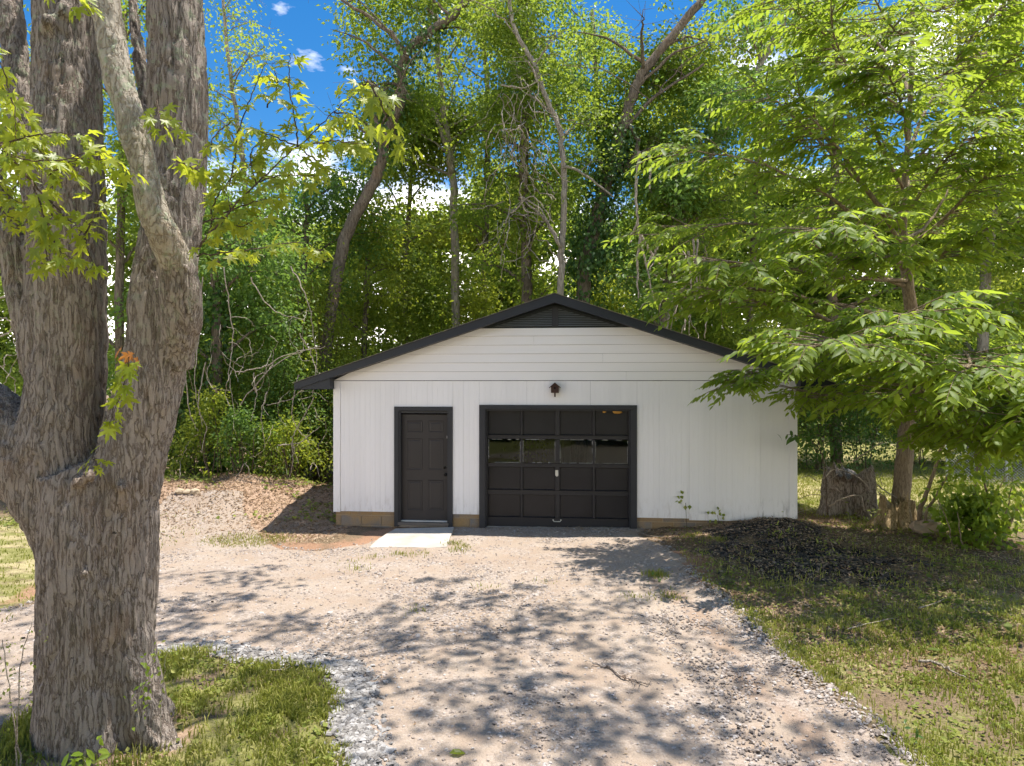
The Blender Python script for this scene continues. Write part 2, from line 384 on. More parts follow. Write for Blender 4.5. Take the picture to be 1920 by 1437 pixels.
def axis(lo, hi, step, far, g=1.22):
    a = list(np.arange(lo, hi+1e-6, step)); s = step
    while a[-1] < far[1]: s *= g; a.append(a[-1]+s)
    s = step
    while a[0] > far[0]: s *= g; a.insert(0, a[0]-s)
    return np.array(a)
def gridmesh(xs, ys):
    X, Y = np.meshgrid(xs, ys); nx = len(xs); ny = len(ys)
    i = np.arange((ny-1)*(nx-1)); r = i//(nx-1); c = i % (nx-1); a = r*nx+c
    return X.ravel(), Y.ravel(), np.stack([a, a+1, a+nx+1, a+nx], 1)
xs = axis(-9.5, 9.5, .075, (-400, 400)); ys = axis(3.4, 17, .075, (-200, 700))
X, Y, Fq = gridmesh(xs, ys); Z = gz(X, Y)
sdv = drive_sd(X, Y)
Z = Z-.03*sst(0.02, .25, sdv)       # sinks a little below the gravel sheet
gb = NB().add(np.stack([X, Y, Z], 1), Fq); ground = gb.build('ground', M['ground'], None, True); tag(ground, kind='structure')
def fattr(o, name, v):
    a = o.data.attributes.new(name, 'FLOAT', 'POINT'); a.data.foreach_set('value', np.asarray(v, np.float32))
def masks(x, y):
    m = {}
    nn = n2(x, y, .7, 21); n5 = n2(x, y, 3.2, 22)
    isle = sst(-.1, .15, polysd(x, y, ISLE))
    right = sst(1.5, 3.0, x)*sst(11.2, 9.6, y)
    rlawn = sst(5.2, 7.0, x)*sst(11.5, 13.5, y)*sst(60, 40, y)
    llawn = sst(-5.5, -6.4, x)*sst(16, 13.5, y)
    m['grass'] = np.clip(np.maximum.reduce([isle*(.25+.7*n5), right*(.08+.8*n5), rlawn*.8, llawn*(.1+.9*n5)]), 0, 1)
    m['grass'] = np.maximum(m['grass'], sst(2, 0, y)*.8)
    m['straw'] = np.clip(right*sst(.5, .75, nn)*.6+np.maximum(llawn*(.95-n5)*1.0, rlawn*.55*sst(.35, .65, nn)), 0, 1)+isle*.35*sst(.5, .7, n5)
    m['clay'] = np.clip(sst(-1.1, 0, sdv_of(x, y))*.75*sst(.3, .6, nn)*sst(7, 9, y)+.6*sst(.3, .0, np.abs(x-2.9))*0, 0, 1)
    mul = np.exp(-ell(x, y, -6.1, 15.0, 3.1, 2.1)**4)+.9*np.exp(-ell(x, y, -3.9, 12.8, 1.0, .9)**2)+.8*np.exp(-ell(x, y, 3.6, 12.1, 1.6, .5)**2)+.8*np.exp(-ell(x, y, 6.0, 13.2, 1.2, 1.0)**2)
    m['mulch'] = np.clip(mul, 0, 1)
    ash = np.exp(-ell(x, y, 4.45, 10.15, 1.8, 1.4, -.25)**3)+np.exp(-ell(x, y, 4.3, 11.9, 1.1, .6)**4)
    m['ash'] = np.clip(ash*(.25+1.1*n5), 0, 1)
    for k in m: m[k] = m[k]
    m['mulch'] = np.clip(m['mulch']+.85*np.exp(-ell(x, y, -3.1, 5.2, .85, .6)**4)*sst(.2, .6, n5), 0, 1)
    m['grass'] *= (1-sst(.5, .9, m['mulch']))
    return m
def sdv_of(x, y): return drive_sd(x, y)
mk = masks(X, Y)
for k, v in mk.items(): fattr(ground, k, v)

xs = axis(-8, 4.6, .065, (-16, 4.6)); ys = axis(3.6, 14.2, .065, (-13, 14.2))
X, Y, Fq = gridmesh(xs, ys); sd = drive_sd(X, Y)+.22*(n2(X, Y, 1.6, 31)-.5)+.10*(n2(X, Y, 7, 33)-.5)
Z = gz(X, Y)+np.clip(sd*.12, -.05, .008)+.012*(n2(X, Y, 9, 35, 2)-.5)*sst(0, .2, sd)-.012*np.exp(-((X-1.9)/.25)**2)*sst(12, 9, Y)
keepf = (sd[Fq] > -.18).all(1); Fq = Fq[keepf]; used = np.unique(Fq); rm = -np.ones(len(X), np.int64); rm[used] = np.arange(len(used))
dr = NB().add(np.stack([X, Y, Z], 1)[used], rm[Fq]).build('driveway', M['drive'], None, True); tag(dr, kind='structure')
xu, yu, su = X[used], Y[used], sd[used]
fattr(dr, 'track', np.clip(.9*np.exp(-((su-.42)/.16)**2)*(xu > 1)*(yu < 9.6)*(.4+.9*n2(xu, yu, 1.1, 37))+.35*np.exp(-((su-2.0)/.25)**2)*(yu < 9)*n2(xu, yu, .9, 38)*1.4, 0, 1))
def dz(x, y):
    return gz(x, y)+.008

# ------------------------------------------------------------------ leaf templates (unit length along +y, normal +z)
TS = (np.array([(0,0,0),(.30,.45,.07),(0,1,-.08),(-.30,.45,.07)]), np.array([(0,1,2),(0,2,3)]))
TW = (np.array([(0,0,0),(.42,.4,.06),(0,1,-.1),(-.42,.4,.06)]), np.array([(0,1,2),(0,2,3)]))
TN = (np.array([(0,0,0),(.17,.4,.05),(0,1,-.14),(-.17,.4,.05)]), np.array([(0,1,2),(0,2,3)]))
TL = (np.array([(0,0,0),(0,.38,.0),(0,.72,-.05),(0,1,-.15),(.15,.28,.05),(.16,.62,.0),(-.15,.28,.05),(-.16,.62,.0)]),
      np.array([(0,4,1),(4,5,1),(1,5,2),(2,5,3),(0,1,6),(6,1,7),(1,2,7),(2,3,7)]))
def maple_template(seed=0):
    r_ = random.Random(seed); half = [(0,1.0),(7,.70),(13,.74),(17,.50),(25,.36),(36,.50),(42,.80),(50,.92),(56,.66),(66,.60),(74,.38),(86,.30),(98,.42),(112,.60),(122,.46),(140,.34),(160,.22)]
    pol = [(a, l) for a, l in half]+[(180, .10)]+[(-a, l) for a, l in half[:0:-1]]
    V = [(0, 0, 0)]
    for a, l in pol:
        l *= r_.uniform(.93, 1.07); x = math.sin(R(a))*l*.62; y = math.cos(R(a))*l*.62
        V.append((x, y, -.28*(x*x+y*y)+.05*abs(math.sin(R(a*3.6)))*l))
    V = np.array(V); V[:, 1] += .10
    n = len(pol); return V, np.array([(0, 1+(i+1) % n, 1+i) for i in range(n)])
TM = [maple_template(i) for i in range(3)]
TMs = (np.array([(0,.25,.02),(0,-.02,0),(.30,.02,-.03),(.16,.20,0),(.50,.42,-.06),(.18,.45,0),(0,1,-.1),(-.18,.45,0),(-.5,.42,-.06),(-.16,.20,0),(-.3,.02,-.03)]),
       np.array([(0,1+i,1+(i+1) % 10) for i in range(10)]))
def axes(d, n):
    d = d/np.linalg.norm(d, axis=1, keepdims=True); s = np.cross(d, n); s /= (np.linalg.norm(s, axis=1, keepdims=True)+1e-9)
    return s, d, np.cross(s, d)
def put(nb, tpl, pos, d, n, size, tone):
    if len(pos) == 0: return
    s, d, n = axes(d, n); T, Fc = tpl; k = len(T)
    size = np.broadcast_to(size, (len(pos),))
    V = pos[:, None, :]+size[:, None, None]*(T[None, :, 0, None]*s[:, None, :]+T[None, :, 1, None]*d[:, None, :]+T[None, :, 2, None]*n[:, None, :])
    Fa = (Fc[None]+(np.arange(len(pos))*k)[:, None, None]).reshape(-1, 3)
    nb.add(V.reshape(-1, 3), Fa, np.repeat(tone, k))
def clump(c, n, spread, down=.5):
    c = np.asarray(c); off = rng.normal(size=(n, 3))*spread; p = c+off
    d = off/(np.linalg.norm(off, axis=1, keepdims=True)+1e-6)+rng.normal(size=(n, 3))*.5+np.array([0, 0, -down])
    nn = rng.normal(size=(n, 3))*.55+np.array([0, 0, 1.0])
    return p, d, nn

# ------------------------------------------------------------------ garage
TH = R(5.2); OX, OY = 0.813, 12.85
cT, sT = math.cos(TH), math.sin(TH)
def W(u, v, d=0.0):              # pixel on the plane d in front of the facade -> local x, z
    a = (u-960)/FPX; s = (a*(OY-d*cT)-OX+d*sT)/(cT+a*sT); Yw = OY-s*sT-d*cT
    return s, CAMZ-(v-718.5)/FPX*Yw
def wx(u, d=0.0): return W(u, 718, d)[0]
def L2W(x, y, z): return Vector((OX+x*cT+y*sT, OY-x*sT+y*cT, z))
gar = thing('garage', (OX, OY, 0), 'white single garage with charcoal trim, walk-in door and low gable roof', 'garage', rz=-TH)
XL, XR, DEP = -4.264, 4.381, 7.4
SB, ST, VB = .222, 2.75, 3.739           # siding bottom, gable bottom, vent bottom
AP, SL, OV, FR = 4.352, .3325, .69, .30  # roof apex, slope, eave overhang, front overhang
AX = 0.0
def rz_(x): return AP-SL*abs(x-AX)
EL, ER = XL-OV, XR+OV
# walls: side, back (front is made of siding pieces)
NB().box(XL, XL+.1, .02, DEP, SB, 2.72).build('side_wall', M['white'], gar)
NB().box(XR-.1, XR, .02, DEP, SB, 2.72).build('side_wall', M['white_worn'], gar)
NB().prism([(XL, SB), (XR, SB), (XR, rz_(XR)-.14), (0, AP-.14), (XL, rz_(XL)-.14)], DEP, DEP+.1).build('back_wall', M['white'], gar)
NB().box(XL+.12, XR-.12, .6, DEP-.05, 2.45, 2.5).build('ceiling_boards', M['inside'], gar)
NB().box(XL+.05, XR-.05, .05, DEP, -.35, -.03).build('floor_slab', M['concrete'], gar)
# siding with vertical grooves
def siding(x0, x1, z0, z1, mat, proud=0.0, groove=.1016, ph=0.0):
    prof = []; x = x0; gx = math.floor((x0-ph)/groove)*groove+groove+ph
    fy = -.016-proud
    prof.append((x0, fy))
    while gx < x1-.012:
        if gx > x0+.012:
            j = random.uniform(-.0008, .0012)
            prof += [(gx-.0028, fy), (gx-.0015, fy+.0025+j), (gx+.0015, fy+.0025+j), (gx+.0028, fy)]
        gx += groove
    prof.append((x1, fy)); prof += [(x1, .003), (x0, .003)]
    n = len(prof); V = [(a, b, z0) for a, b in prof]+[(a, b, z1) for a, b in prof]
    F = [(i, (i+1) % n, (i+1) % n+n, i+n) for i in range(n)]+[tuple(range(n-1, -1, -1)), tuple(range(n, 2*n))]
    return NB().add(V, F).build('siding_panel', mat, gar)
g = .003
dx0, dx1 = wx(740), wx(849); gx0, gx1 = wx(899), wx(1194)
dtop = W(795, 763)[1]; gtop = W(1046, 760)[1]
cb = NB().box(XL-.02, wx(639)-g, -.034, .004, SB-.012, ST-.01).build('corner_board', M['white'], gar)
siding(wx(639), dx0-g, SB, ST-.012, M['white'])
siding(dx0, wx(748)-g, dtop+g, ST-.012, M['white']); siding(wx(748), dx1, dtop+g, ST-.012, M['white'])
siding(dx1+g, wx(869)-g, SB-.02, ST-.012, M['white']); siding(wx(869), gx0-g, SB-.02, ST-.012, M['white'])
siding(gx0, wx(988)-g, gtop+g, ST-.012, M['white']); siding(wx(988), wx(1107)-g, gtop+g, ST-.012, M['white']); siding(wx(1107), gx1, gtop+g, ST-.012, M['white'])
siding(gx1+g, wx(1292)-g, SB-.025, ST-.012, M['white']); siding(wx(1292), wx(1425)-g, SB-.055, ST-.012, M['white'], .003)
siding(wx(1425), wx(1479)-g, SB-.03, ST-.012, M['white_worn']); 
NB().box(wx(1479), XR+.02, -.03, .004, SB-.04, ST-.01).build('corner_board', M['white_worn'], gar)
# wall core behind the siding so nothing shows through
core = NB()
for a, b, c_, d_ in ((XL, dx0, SB, ST), (dx0, dx1, dtop-.02, ST), (dx1, gx0, SB, ST), (gx0, gx1, gtop-.02, ST), (gx1, XR, SB, ST)):
    core.box(a, b, .006, .09, c_+.01, d_-.02)
core.build('wall_framing', M['inside'], gar)
# gable boards: lap siding, each its own plank
zb = [2.75, 2.918, 3.085, 3.253, 3.42, 3.588, VB]
for i in range(6):
    z0, z1 = zb[i], zb[i+1]-.004
    hw = lambda z: (rz_(0)-.13-z)/SL
    xa0, xa1 = max(XL-.01, -hw(z0)), min(XR+.01, hw(z0)); xb0, xb1 = max(XL-.01, -hw(z1)), min(XR+.01, hw(z1))
    splits = [None] if i % 2 else [random.uniform(-1.2, 1.4)]
    yb, yt = -.034, -.016
    def plank(a0, a1, b0, b1):
        V = [(a0, yb, z0), (a1, yb, z0), (b1, yt, z1), (b0, yt, z1), (a0, .01, z0), (a1, .01, z0), (b1, .01, z1), (b0, .01, z1)]
        NB().add(V, [(0,1,2,3),(5,4,7,6),(4,5,1,0),(3,2,6,7),(4,0,3,7),(1,5,6,2)]).build('plank', M['board'], gar)
    sp = splits[0]
    if sp is None: plank(xa0, xa1, xb0, xb1)
    else: plank(xa0, sp-.0015, xb0, sp-.0015); plank(sp+.0015, xa1, sp+.0015, xb1)
gcore = NB().prism([(XL, ST-.01), (XR, ST-.01), (XR, rz_(XR)-.15), (0, AP-.15), (XL, rz_(XL)-.15)], .012, .08)
gcore.build('gable_framing', M['inside'], gar)
# vent
hw = (rz_(0)-.12-VB)/SL
vent = NB().prism([(-hw, VB+.002), (hw, VB+.002), (0, AP-.12)], -.012, .008).build('gable_vent', M['black'], gar)
lx0, lx1, ltop = wx(931), wx(1167), 4.13
NB().box(-.055, .055, -.055, -.012, VB+.02, ltop).build('vent_mullion', M['trim'], vent)
def slp(z): return max(0.03, (ltop-z)/(ltop-VB-.03)*(lx1-lx0)/2)
for k in range(11):
    z = VB+.035+k*.0335; h_ = slp(z)
    if h_ < .12: break
    for sgn in (-1, 1):
        a, b = (sgn*.058, sgn*h_); a, b = min(a, b), max(a, b)
        NB().add([(a, -.045, z), (b, -.045, z), (b, -.026, z+.015), (a, -.026, z+.015), (a, -.041, z-.004), (b, -.041, z-.004), (b, -.024, z+.010), (a, -.024, z+.010)],
                 [(0,1,2,3),(7,6,5,4),(4,5,1,0),(5,6,2,1),(6,7,3,2),(7,4,0,3)]).build('slat', M['slat'], vent)
for sgn in (-1, 1):
    NB().prism([(sgn*.0, ltop+.03), (sgn*.0, ltop-.015), (sgn*slp(VB+.03), VB+.02), (sgn*(slp(VB+.03)+.14), VB+.02)][::sgn], -.052, -.012).build('vent_frame', M['black'], vent)
# roof
roof = NB().prism([(EL, rz_(EL)), (0, AP), (ER, rz_(ER)), (ER, rz_(ER)-.05), (0, AP-.05), (EL, rz_(EL)-.05)], -FR+.02, DEP+.3).build('roof', M['fascia'], gar)
for sgn, ee in ((-1, EL), (1, ER)):
    fb = NB().prism([(0, AP-.004), (ee, rz_(ee)-.004), (ee, rz_(ee)-.135), (0, AP-.172)][::sgn], -FR-.005, -FR+.018).build('fascia_board', M['fascia'], roof)
    wl = XL if sgn < 0 else XR
    # boxed eave end: triangle in front, soffit below
    bot = 2.584 if sgn < 0 else 2.56
    NB().prism([(wl-sgn*.0, rz_(wl)-.128), (ee-sgn*.03, rz_(ee)-.11), (ee-sgn*.03, bot+.04), (ee-sgn*.07, bot), (wl, bot)][::sgn], -FR+.02, -.0).build('eave_box', M['fascia'], roof)
    NB().box(min(wl, ee-sgn*.05), max(wl, ee-sgn*.05), .002, DEP+.28, bot, bot+.015).build('soffit', M['fascia'], roof)
    NB().box(min(ee-sgn*.03, ee), max(ee-sgn*.03, ee), -FR+.02, DEP+.3, rz_(ee)-.14, rz_(ee)-.052).build('eave_fascia', M['fascia'], roof)
NB().prism([(XL, rz_(XL)-.14), (0, AP-.155), (XR, rz_(XR)-.14), (XR, rz_(XR)-.125), (0, AP-.14), (XL, rz_(XL)-.125)], -FR+.02, -.04).build('rake_soffit', M['fascia'], roof)
sh = NB(); nr = 34
for sgn, ee in ((-1, EL-.03), (1, ER+.03)):
    for k in range(nr):
        x0 = ee*(1-k/nr); x1 = ee*(1-(k+1.15)/nr) if k < nr-1 else 0
        j = random.uniform(-.008, .008); z0 = rz_(x0)+.011; z1 = rz_(x1)+.004
        for yy in range(0, 1):
            y0, y1 = -FR-.035+j, DEP+.33
            V = [(x0, y0, z0), (x0, y1, z0), (x1, y1, z1), (x1, y0, z1), (x0, y0, z0-.012), (x0, y1, z0-.012), (x1, y1, z1-.004), (x1, y0, z1-.004)]
            sh.add(V, [(0,1,2,3),(4,7,6,5),(0,3,7,4),(0,4,5,1),(1,5,6,2)])
sho = sh.build('shingle_courses', M['shingle'], roof); sho['kind'] = 'stuff'
# foundation blocks
def blocks(x0, x1, z0, ztop, off):
    NB().box(x0, x1, .022, .2, z0, ztop).build('mortar_bed', M['mortar'], gar)
    zc = ztop-.075; zs = [(zc, ztop)]
    while zc > z0: zs.append((max(z0, zc-.2), zc)); zc -= .2
    for r_, (a, b) in enumerate(zs):
        x = x0-off+(.2 if r_ % 2 else 0)-.4
        while x < x1:
            l, rr = max(x+.005, x0), min(x+.395, x1)
            if rr-l > .03 and b-a > .03:
                j = random.uniform(0, .004)
                NB().box(l, rr, .010-j, .1, a+.005, b-.005).build('block', M['block'], gar)
            x += .4
blocks(XL+.02, dx0+.02, -.35, SB-.004, .1); blocks(dx1-.02, gx0+.02, -.35, SB-.024, .25); blocks(gx1-.02, XR-.02, -.35, SB-.03, .3)
for xx in (XL+.02, XR-.12): NB().box(xx, xx+.1, .1, DEP, -.4, SB-.01).build('side_foundation', M['block'], gar)
# walk-in door
dbot = W(795, 979)[1]
def casing(x0, x1, zt, zb_, w, wt, par, y=-.042):
    NB().box(x0, x0+w, y, .05, zb_, zt-wt).build('casing', M['trim'], par)
    NB().box(x1-w, x1, y, .05, zb_, zt-wt).build('casing', M['trim'], par)
    NB().box(x0, x1, y-.003, .05, zt-wt+.002, zt).build('casing', M['trim'], par)
door = link('entry_door', NB().box(wx(751), wx(839), .075, .115, dbot+.02, W(795, 778)[1]).mesh('entry_door', M['doorp']), gar)
dp = door
cw = .085
casing(dx0, dx1, dtop, -.05, cw, .075, door)
NB().box(dx0+cw, dx0+cw+.035, -.02, .12, -.03, dtop-.08).build('jamb', M['trim'], door)
NB().box(dx1-cw-.02, dx1-cw, -.02, .12, -.03, dtop-.08).build('jamb', M['trim'], door)
NB().box(dx0+cw, dx1-cw, .0, .12, dtop-.125, dtop-.078).build('head_jamb', M['trim'], door)
NB().box(dx0+cw-.01, dx1-cw+.01, -.06, .13, dbot-.06, dbot-.004).build('threshold', M['sill'], door)
NB().box(dx0+cw+.03, dx1-cw-.02, .03, .09, dbot-.003, dbot+.018).build('sweep_strip', M['putty'], door)
def raised(u0, u1, v0, v1, par, y=.075):
    x0, z1 = W((u0), v0, -y); x1, z0 = W(u1, v1, -y)
    # moulding ring sunk then raised field
    def rect(i, yy): return [(x0+i, yy, z0+i), (x1-i, yy, z0+i), (x1-i, yy, z1-i), (x0+i, yy, z1-i)]
    V = rect(0, y-.001)+rect(.006, y-.009)+rect(.016, y-.003)+rect(.034, y-.002)+rect(.05, y-.008)
    F = []
    for k in range(4):
        for j in range(4): F.append((k*4+j, k*4+(j+1) % 4, (k+1)*4+(j+1) % 4, (k+1)*4+j))
    F.append((16, 17, 18, 19)); return NB().add(V, F).build('door_panel', M['doorp'], par)
for (a, b) in ((763.5, 792), (803, 831)):
    for (c_, d_) in ((789.5, 811), (822.5, 881), (900.5, 957.5)): raised(a, b, c_, d_, door)
def lathe(prof, cx, cz, y0, k=12):       # prof: (dist toward viewer, radius)
    V = [(cx+r_*math.cos(2*math.pi*j/k), y0-d_, cz+r_*math.sin(2*math.pi*j/k)) for d_, r_ in prof for j in range(k)]
    F = [(i*k+j, (i+1)*k+j, (i+1)*k+(j+1) % k, i*k+(j+1) % k) for i in range(len(prof)-1) for j in range(k)]+[tuple((len(prof)-1)*k+j for j in range(k))]
    return NB().add(V, F)
kx, kz = W(836, 890, -.07); lathe([(0,.032),(.008,.032),(.012,.014),(.035,.014),(.045,.028),(.06,.03),(.07,.018)], kx, kz, .075).build('door_knob', M['knob'], door, True)
kx, kz = W(834.5, 877.5, -.07); lathe([(0,.026),(.01,.026),(.016,.018)], kx, kz, .075).build('deadbolt', M['knob'], door, True)
kx, kz = W(838, 820, -.07); NB().box(kx-.004, kx+.004, .07, .077, kz-.025, kz+.025).build('scratch_plate', M['putty'], door)
# sectional garage door
gbot = W(1046, 992)[1]-.01
gdr = link('garage_door', NB().box(wx(908), wx(1186), .112, .13, gbot+.0, gtop-.05).mesh('garage_door', M['inside']), gar)
# replace the backing by a frame of rails and stiles (windows stay open)
gdr.data = NB().box(wx(908), wx(1186), .105, .13, gbot, 1.15).box(wx(908), wx(1186), .105, .13, 1.68, gtop-.03).mesh('garage_door', M['gdoor'])
casing(gx0, gx1, gtop, -.06, .11, .075, gdr, -.045)
NB().box(gx0+.11, gx0+.135, -.02, .13, -.04, gtop-.077).build('jamb', M['trim'], gdr)
NB().box(gx1-.135, gx1-.11, -.02, .13, -.04, gtop-.077).build('jamb', M['trim'], gdr)
NB().box(gx0+.135, gx1-.135, .0, .13, gtop-.11, gtop-.077).build('head_jamb', M['trim'], gdr)
DYd = .07
cols_ = [(915.5, 976), (980, 1041), (1049.5, 1111), (1115.5, 1177.5)]
rows_ = [(770, 816), (824.5, 869), (876.5, 919.5), (928, 971)]
zr = lambda v: W(1046, v, -DYd)[1]
xc = [(wx(a, -DYd), wx(b, -DYd)) for a, b in cols_]
gl, gr_ = gx0+.125, gx1-.125
rails = [(zr(771), gtop-.1), (zr(823.5), zr(817)), (zr(876.5), zr(869.5)), (zr(928.5), zr(920)), (gbot+.01, zr(971.5))]
for a, b in rails:
    NB().box(gl, gr_, DYd, .104, a, b).build('rail', M['gdoor'], gdr)
    NB().box(gl, gr_, DYd-.012, DYd-.001, b-.012, b-.002).build('rail_lip', M['gdoor'], gdr)
for ri, (v0, v1) in enumerate(rows_):
    zt, z0 = zr(v0), zr(v1)
    ed = [gl]+[x for c_ in xc for x in c_]+[gr_]
    for k in range(0, len(ed), 2):
        NB().box(ed[k]+.002, ed[k+1]-.002, DYd-.002, .103, z0-.0, zt+.0).build('stile', M['gdoor'], gdr)
    for (a, b) in xc:
        if ri == 1:
            pn = NB().box(a+.001, b-.001, .090, .094, z0+.001, zt-.001).build('pane', M['glass'], gdr)
            put_ = NB()
            for q in range(44):
                s_ = random.choice([0, 1, 2, 3]); t_ = random.random(); ln = random.uniform(.02, .09)
                if s_ < 2: xx = a+.004 if s_ == 0 else b-.010; zz = z0+t_*(zt-z0-ln); put_.box(xx, xx+.008, .083, .0895, zz, zz+ln)
                else: zz = z0+.003 if s_ == 2 else zt-.008; xx = a+t_*(b-a-ln); put_.box(xx, xx+ln, .083, .0895, zz, zz+.007)
            put_.build('putty_line', M['putty'], gdr)
        else:
            def rect(i, yy): return [(a+i, yy, z0+i), (b-i, yy, z0+i), (b-i, yy, zt-i), (a+i, yy, zt-i)]
            V = rect(.001, DYd+.004)+rect(.012, .098)+rect(.013, .099)
            F = [(k*4+j, k*4+(j+1) % 4, (k+1)*4+(j+1) % 4, (k+1)*4+j) for k in range(2) for j in range(4)]+[(8, 9, 10, 11)]
            NB().add(V, F).build('door_panel', M['gpanel'], gdr)
hx, hz = W(1044, 888, -DYd)
lp = NB().prism([(hx-.028, hz+.062), (hx-.028, hz-.035), (hx, hz-.065), (hx+.028, hz-.035), (hx+.028, hz+.062)], DYd-.016, DYd-.003).build('latch_plate', M['metal'], gdr)
hx, hz = W(1044.5, 976.5, -DYd)
hd = NB().tube([(hx-.07, DYd-.004, hz+.012), (hx-.06, DYd-.03, hz-.012), (hx+.06, DYd-.03, hz-.012), (hx+.07, DYd-.004, hz+.012)], .008, 6)
hd.box(hx-.085, hx-.06, DYd-.008, DYd-.003, hz+.0, hz+.022).box(hx+.06, hx+.085, DYd-.008, DYd-.003, hz+.0, hz+.022); hd.build('lift_handle', M['metal'], gdr)
NB().box(gl, gr_, .03, .11, gbot-.035, gbot+.008).build('bottom_seal', M['inside'], gdr)
# foam / nest lumps top right corner
for (u, v, w_, h_, lab, sd_) in ((1133, 772, .035, .03, 'small round orange clump stuck near top right corner of garage door', 1), (1157.5, 772.5, .095, .038, 'wide tan orange clump stuck in top right corner of garage door', 2)):
    cx_, cz_ = W(u, v, -.05); o_ = NB(); r_ = random.Random(sd_); k = 10; rings = 6
    c = L2W(cx_, .045, cz_); V = []
    for i in range(rings+1):
        ph = math.pi*i/rings
        for j in range(k):
            th = 2*math.pi*j/k; q = 1+r_.uniform(-.18, .18)
            V.append((w_*math.sin(ph)*math.cos(th)*q, .02*math.sin(ph)*math.sin(th)*q, h_*math.cos(ph)*q*(.9)))
    F = [(i*k+j, i*k+(j+1) % k, (i+1)*k+(j+1) % k, (i+1)*k+j) for i in range(rings) for j in range(k)]
    ob = o_.add(V, F).build('foam_clump', M['foam'], None, True); ob.location = c; ob.rotation_euler = (0, 0, -TH); tag(ob, lab, 'clump', 'dried clumps on the garage door')
# birdhouse
bx_, bz_ = W(1040.5, 731, .08)
bh = thing('birdhouse', L2W(bx_, -.04, bz_), 'small dark brown wooden birdhouse mounted above the garage door', 'birdhouse', rz=-TH)
NB().prism([(-.072, -.06), (.072, -.06), (.072, .055), (0, .115), (-.072, .055)], -.11, 0).build('body', M['wood_bh'], bh)
for s_ in (-1, 1):
    NB().prism([(0, .118), (s_*.10, .030), (s_*.108, .040), (0, .134)][::s_], -.145, .01).build('roof', M['wood_bh'], bh)
lathe([(0, .022), (.002, .022)], 0, .03, -.1105).build('entrance_hole', M['hole'], bh)
NB().tube([(0, -.11, -.005), (0, -.17, -.008)], .006, 6).build('perch', M['wood_bh'], bh)
NB().box(-.014, .014, -.05, -.03, -.135, -.055).build('bracket', M['wood_bh'], bh)
# doorstep
pts = [G(692, 1019), G(707, 1008), G(726, 996), G(742, 988), G(851, 988), G(848, 997), G(844, 1006), G(838, 1020), G(806, 1021), G(770, 1020), G(730, 1020)]
n = len(pts); zt = .012; zb2 = -.14
V = [(x, y, gz1(x, y)+(.012 if (i == 0 or i > 6) else .05)) for i, (x, y) in enumerate(pts)]+[(x, y, zb2) for x, y in pts]
st_ = NB().add(V, [tuple(range(n))[::-1], tuple(range(n, 2*n))]+[(i, (i+1) % n, (i+1) % n+n, i+n) for i in range(n)]).build('doorstep', M['concrete'])
tag(st_, 'pale worn concrete doorstep slab in front of the walk-in door', 'doorstep')

# ------------------------------------------------------------------ the big maple
MY = 5.3
def mp(u, v, Y, rpx): return (P(u, v, Y), rpx/FPX*Y*math.cos(math.atan((u-960)/FPX)))
stems = [
 [(335,690,5.22,30),(340,610,5.10,40),(338,545,5.02,42),(327,490,4.97,37),(316,458,4.93,28)],
 [(188,1500,5.3,182),(188,1445,5.3,150),(186,1385,5.3,128),(183,1250,5.3,117),(183,1120,5.3,116),(184,1020,5.3,118),(175,940,5.3,112),(150,880,5.3,100)],
 [(140,1020,5.3,80),(118,920,5.3,92),(115,830,5.3,92),(124,740,5.3,82),(127,640,5.3,80),(126,520,5.3,79),(126,400,5.32,77),(126,250,5.35,72),(124,100,5.4,68),(122,-60,5.4,64),(110,-260,5.5,54),(60,-600,5.8,40)],
 [(150,1000,5.3,90),(90,905,5.3,92),(20,825,5.3,88),(-60,755,5.3,78),(-180,640,5.3,64),(-330,430,5.2,52),(-450,100,5.0,42)],
 [(200,1330,5.28,60),(212,1180,5.26,86),(221,1070,5.25,82),(228,960,5.25,74),(241,880,5.25,73),(262,800,5.25,71),(281,720,5.25,68),(297,640,5.25,64),(301,560,5.25,65),(312,480,5.3,62),(325,400,5.35,59),(333,300,5.4,58),(335,180,5.4,58),(331,60,5.4,55),(328,-80,5.4,52),(340,-300,5.5,46),(400,-650,5.8,36)],
 [(90,700,5.3,52),(60,600,5.25,44),(38,540,5.25,37),(18,460,5.2,33),(-4,380,5.2,31),(-40,260,5.2,28),(-90,80,5.2,24),(-140,-200,5.3,20)],
 [(80,420,5.6,32),(52,300,5.7,30),(34,180,5.8,29),(26,60,5.9,28),(15,-100,6.0,24),(-20,-400,6.2,18)],
 [(300,330,5.7,16),(275,220,5.9,15),(262,110,6.0,15),(250,20,6.1,13),(240,-150,6.2,10)],
 [(228,1080,5.25,30),(244,1200,5.2,50),(272,1330,5.15,48),(300,1400,5.1,38),(350,1440,5.0,22),(400,1470,4.95,9)], [(262,1330,5.5,55),(330,1375,5.6,34),(385,1400,5.7,14)], [(120,1380,5.15,60),(80,1450,5.05,38),(50,1510,4.95,16)],
 [(185,1390,5.05,60),(195,1475,4.9,28)],
]
tb = NB()
for s_ in stems:
    p = [mp(*q) for q in s_]; c_ = curve([a for a, b in p], 4); rr = np.interp(np.linspace(0, len(p)-1, len(c_)), range(len(p)), [b for a, b in p])
    tb.tube(c_, list(rr), 20)
def ball(nb, c, r, k=10):
    V = [(c[0]+r*math.sin(math.pi*i/6)*math.cos(2*math.pi*j/k), c[1]+r*math.sin(math.pi*i/6)*math.sin(2*math.pi*j/k), c[2]+r*math.cos(math.pi*i/6)) for i in range(7) for j in range(k)]
    nb.add(V, [(i*k+j, (i+1)*k+j, (i+1)*k+(j+1) % k, i*k+(j+1) % k) for i in range(6) for j in range(k)])
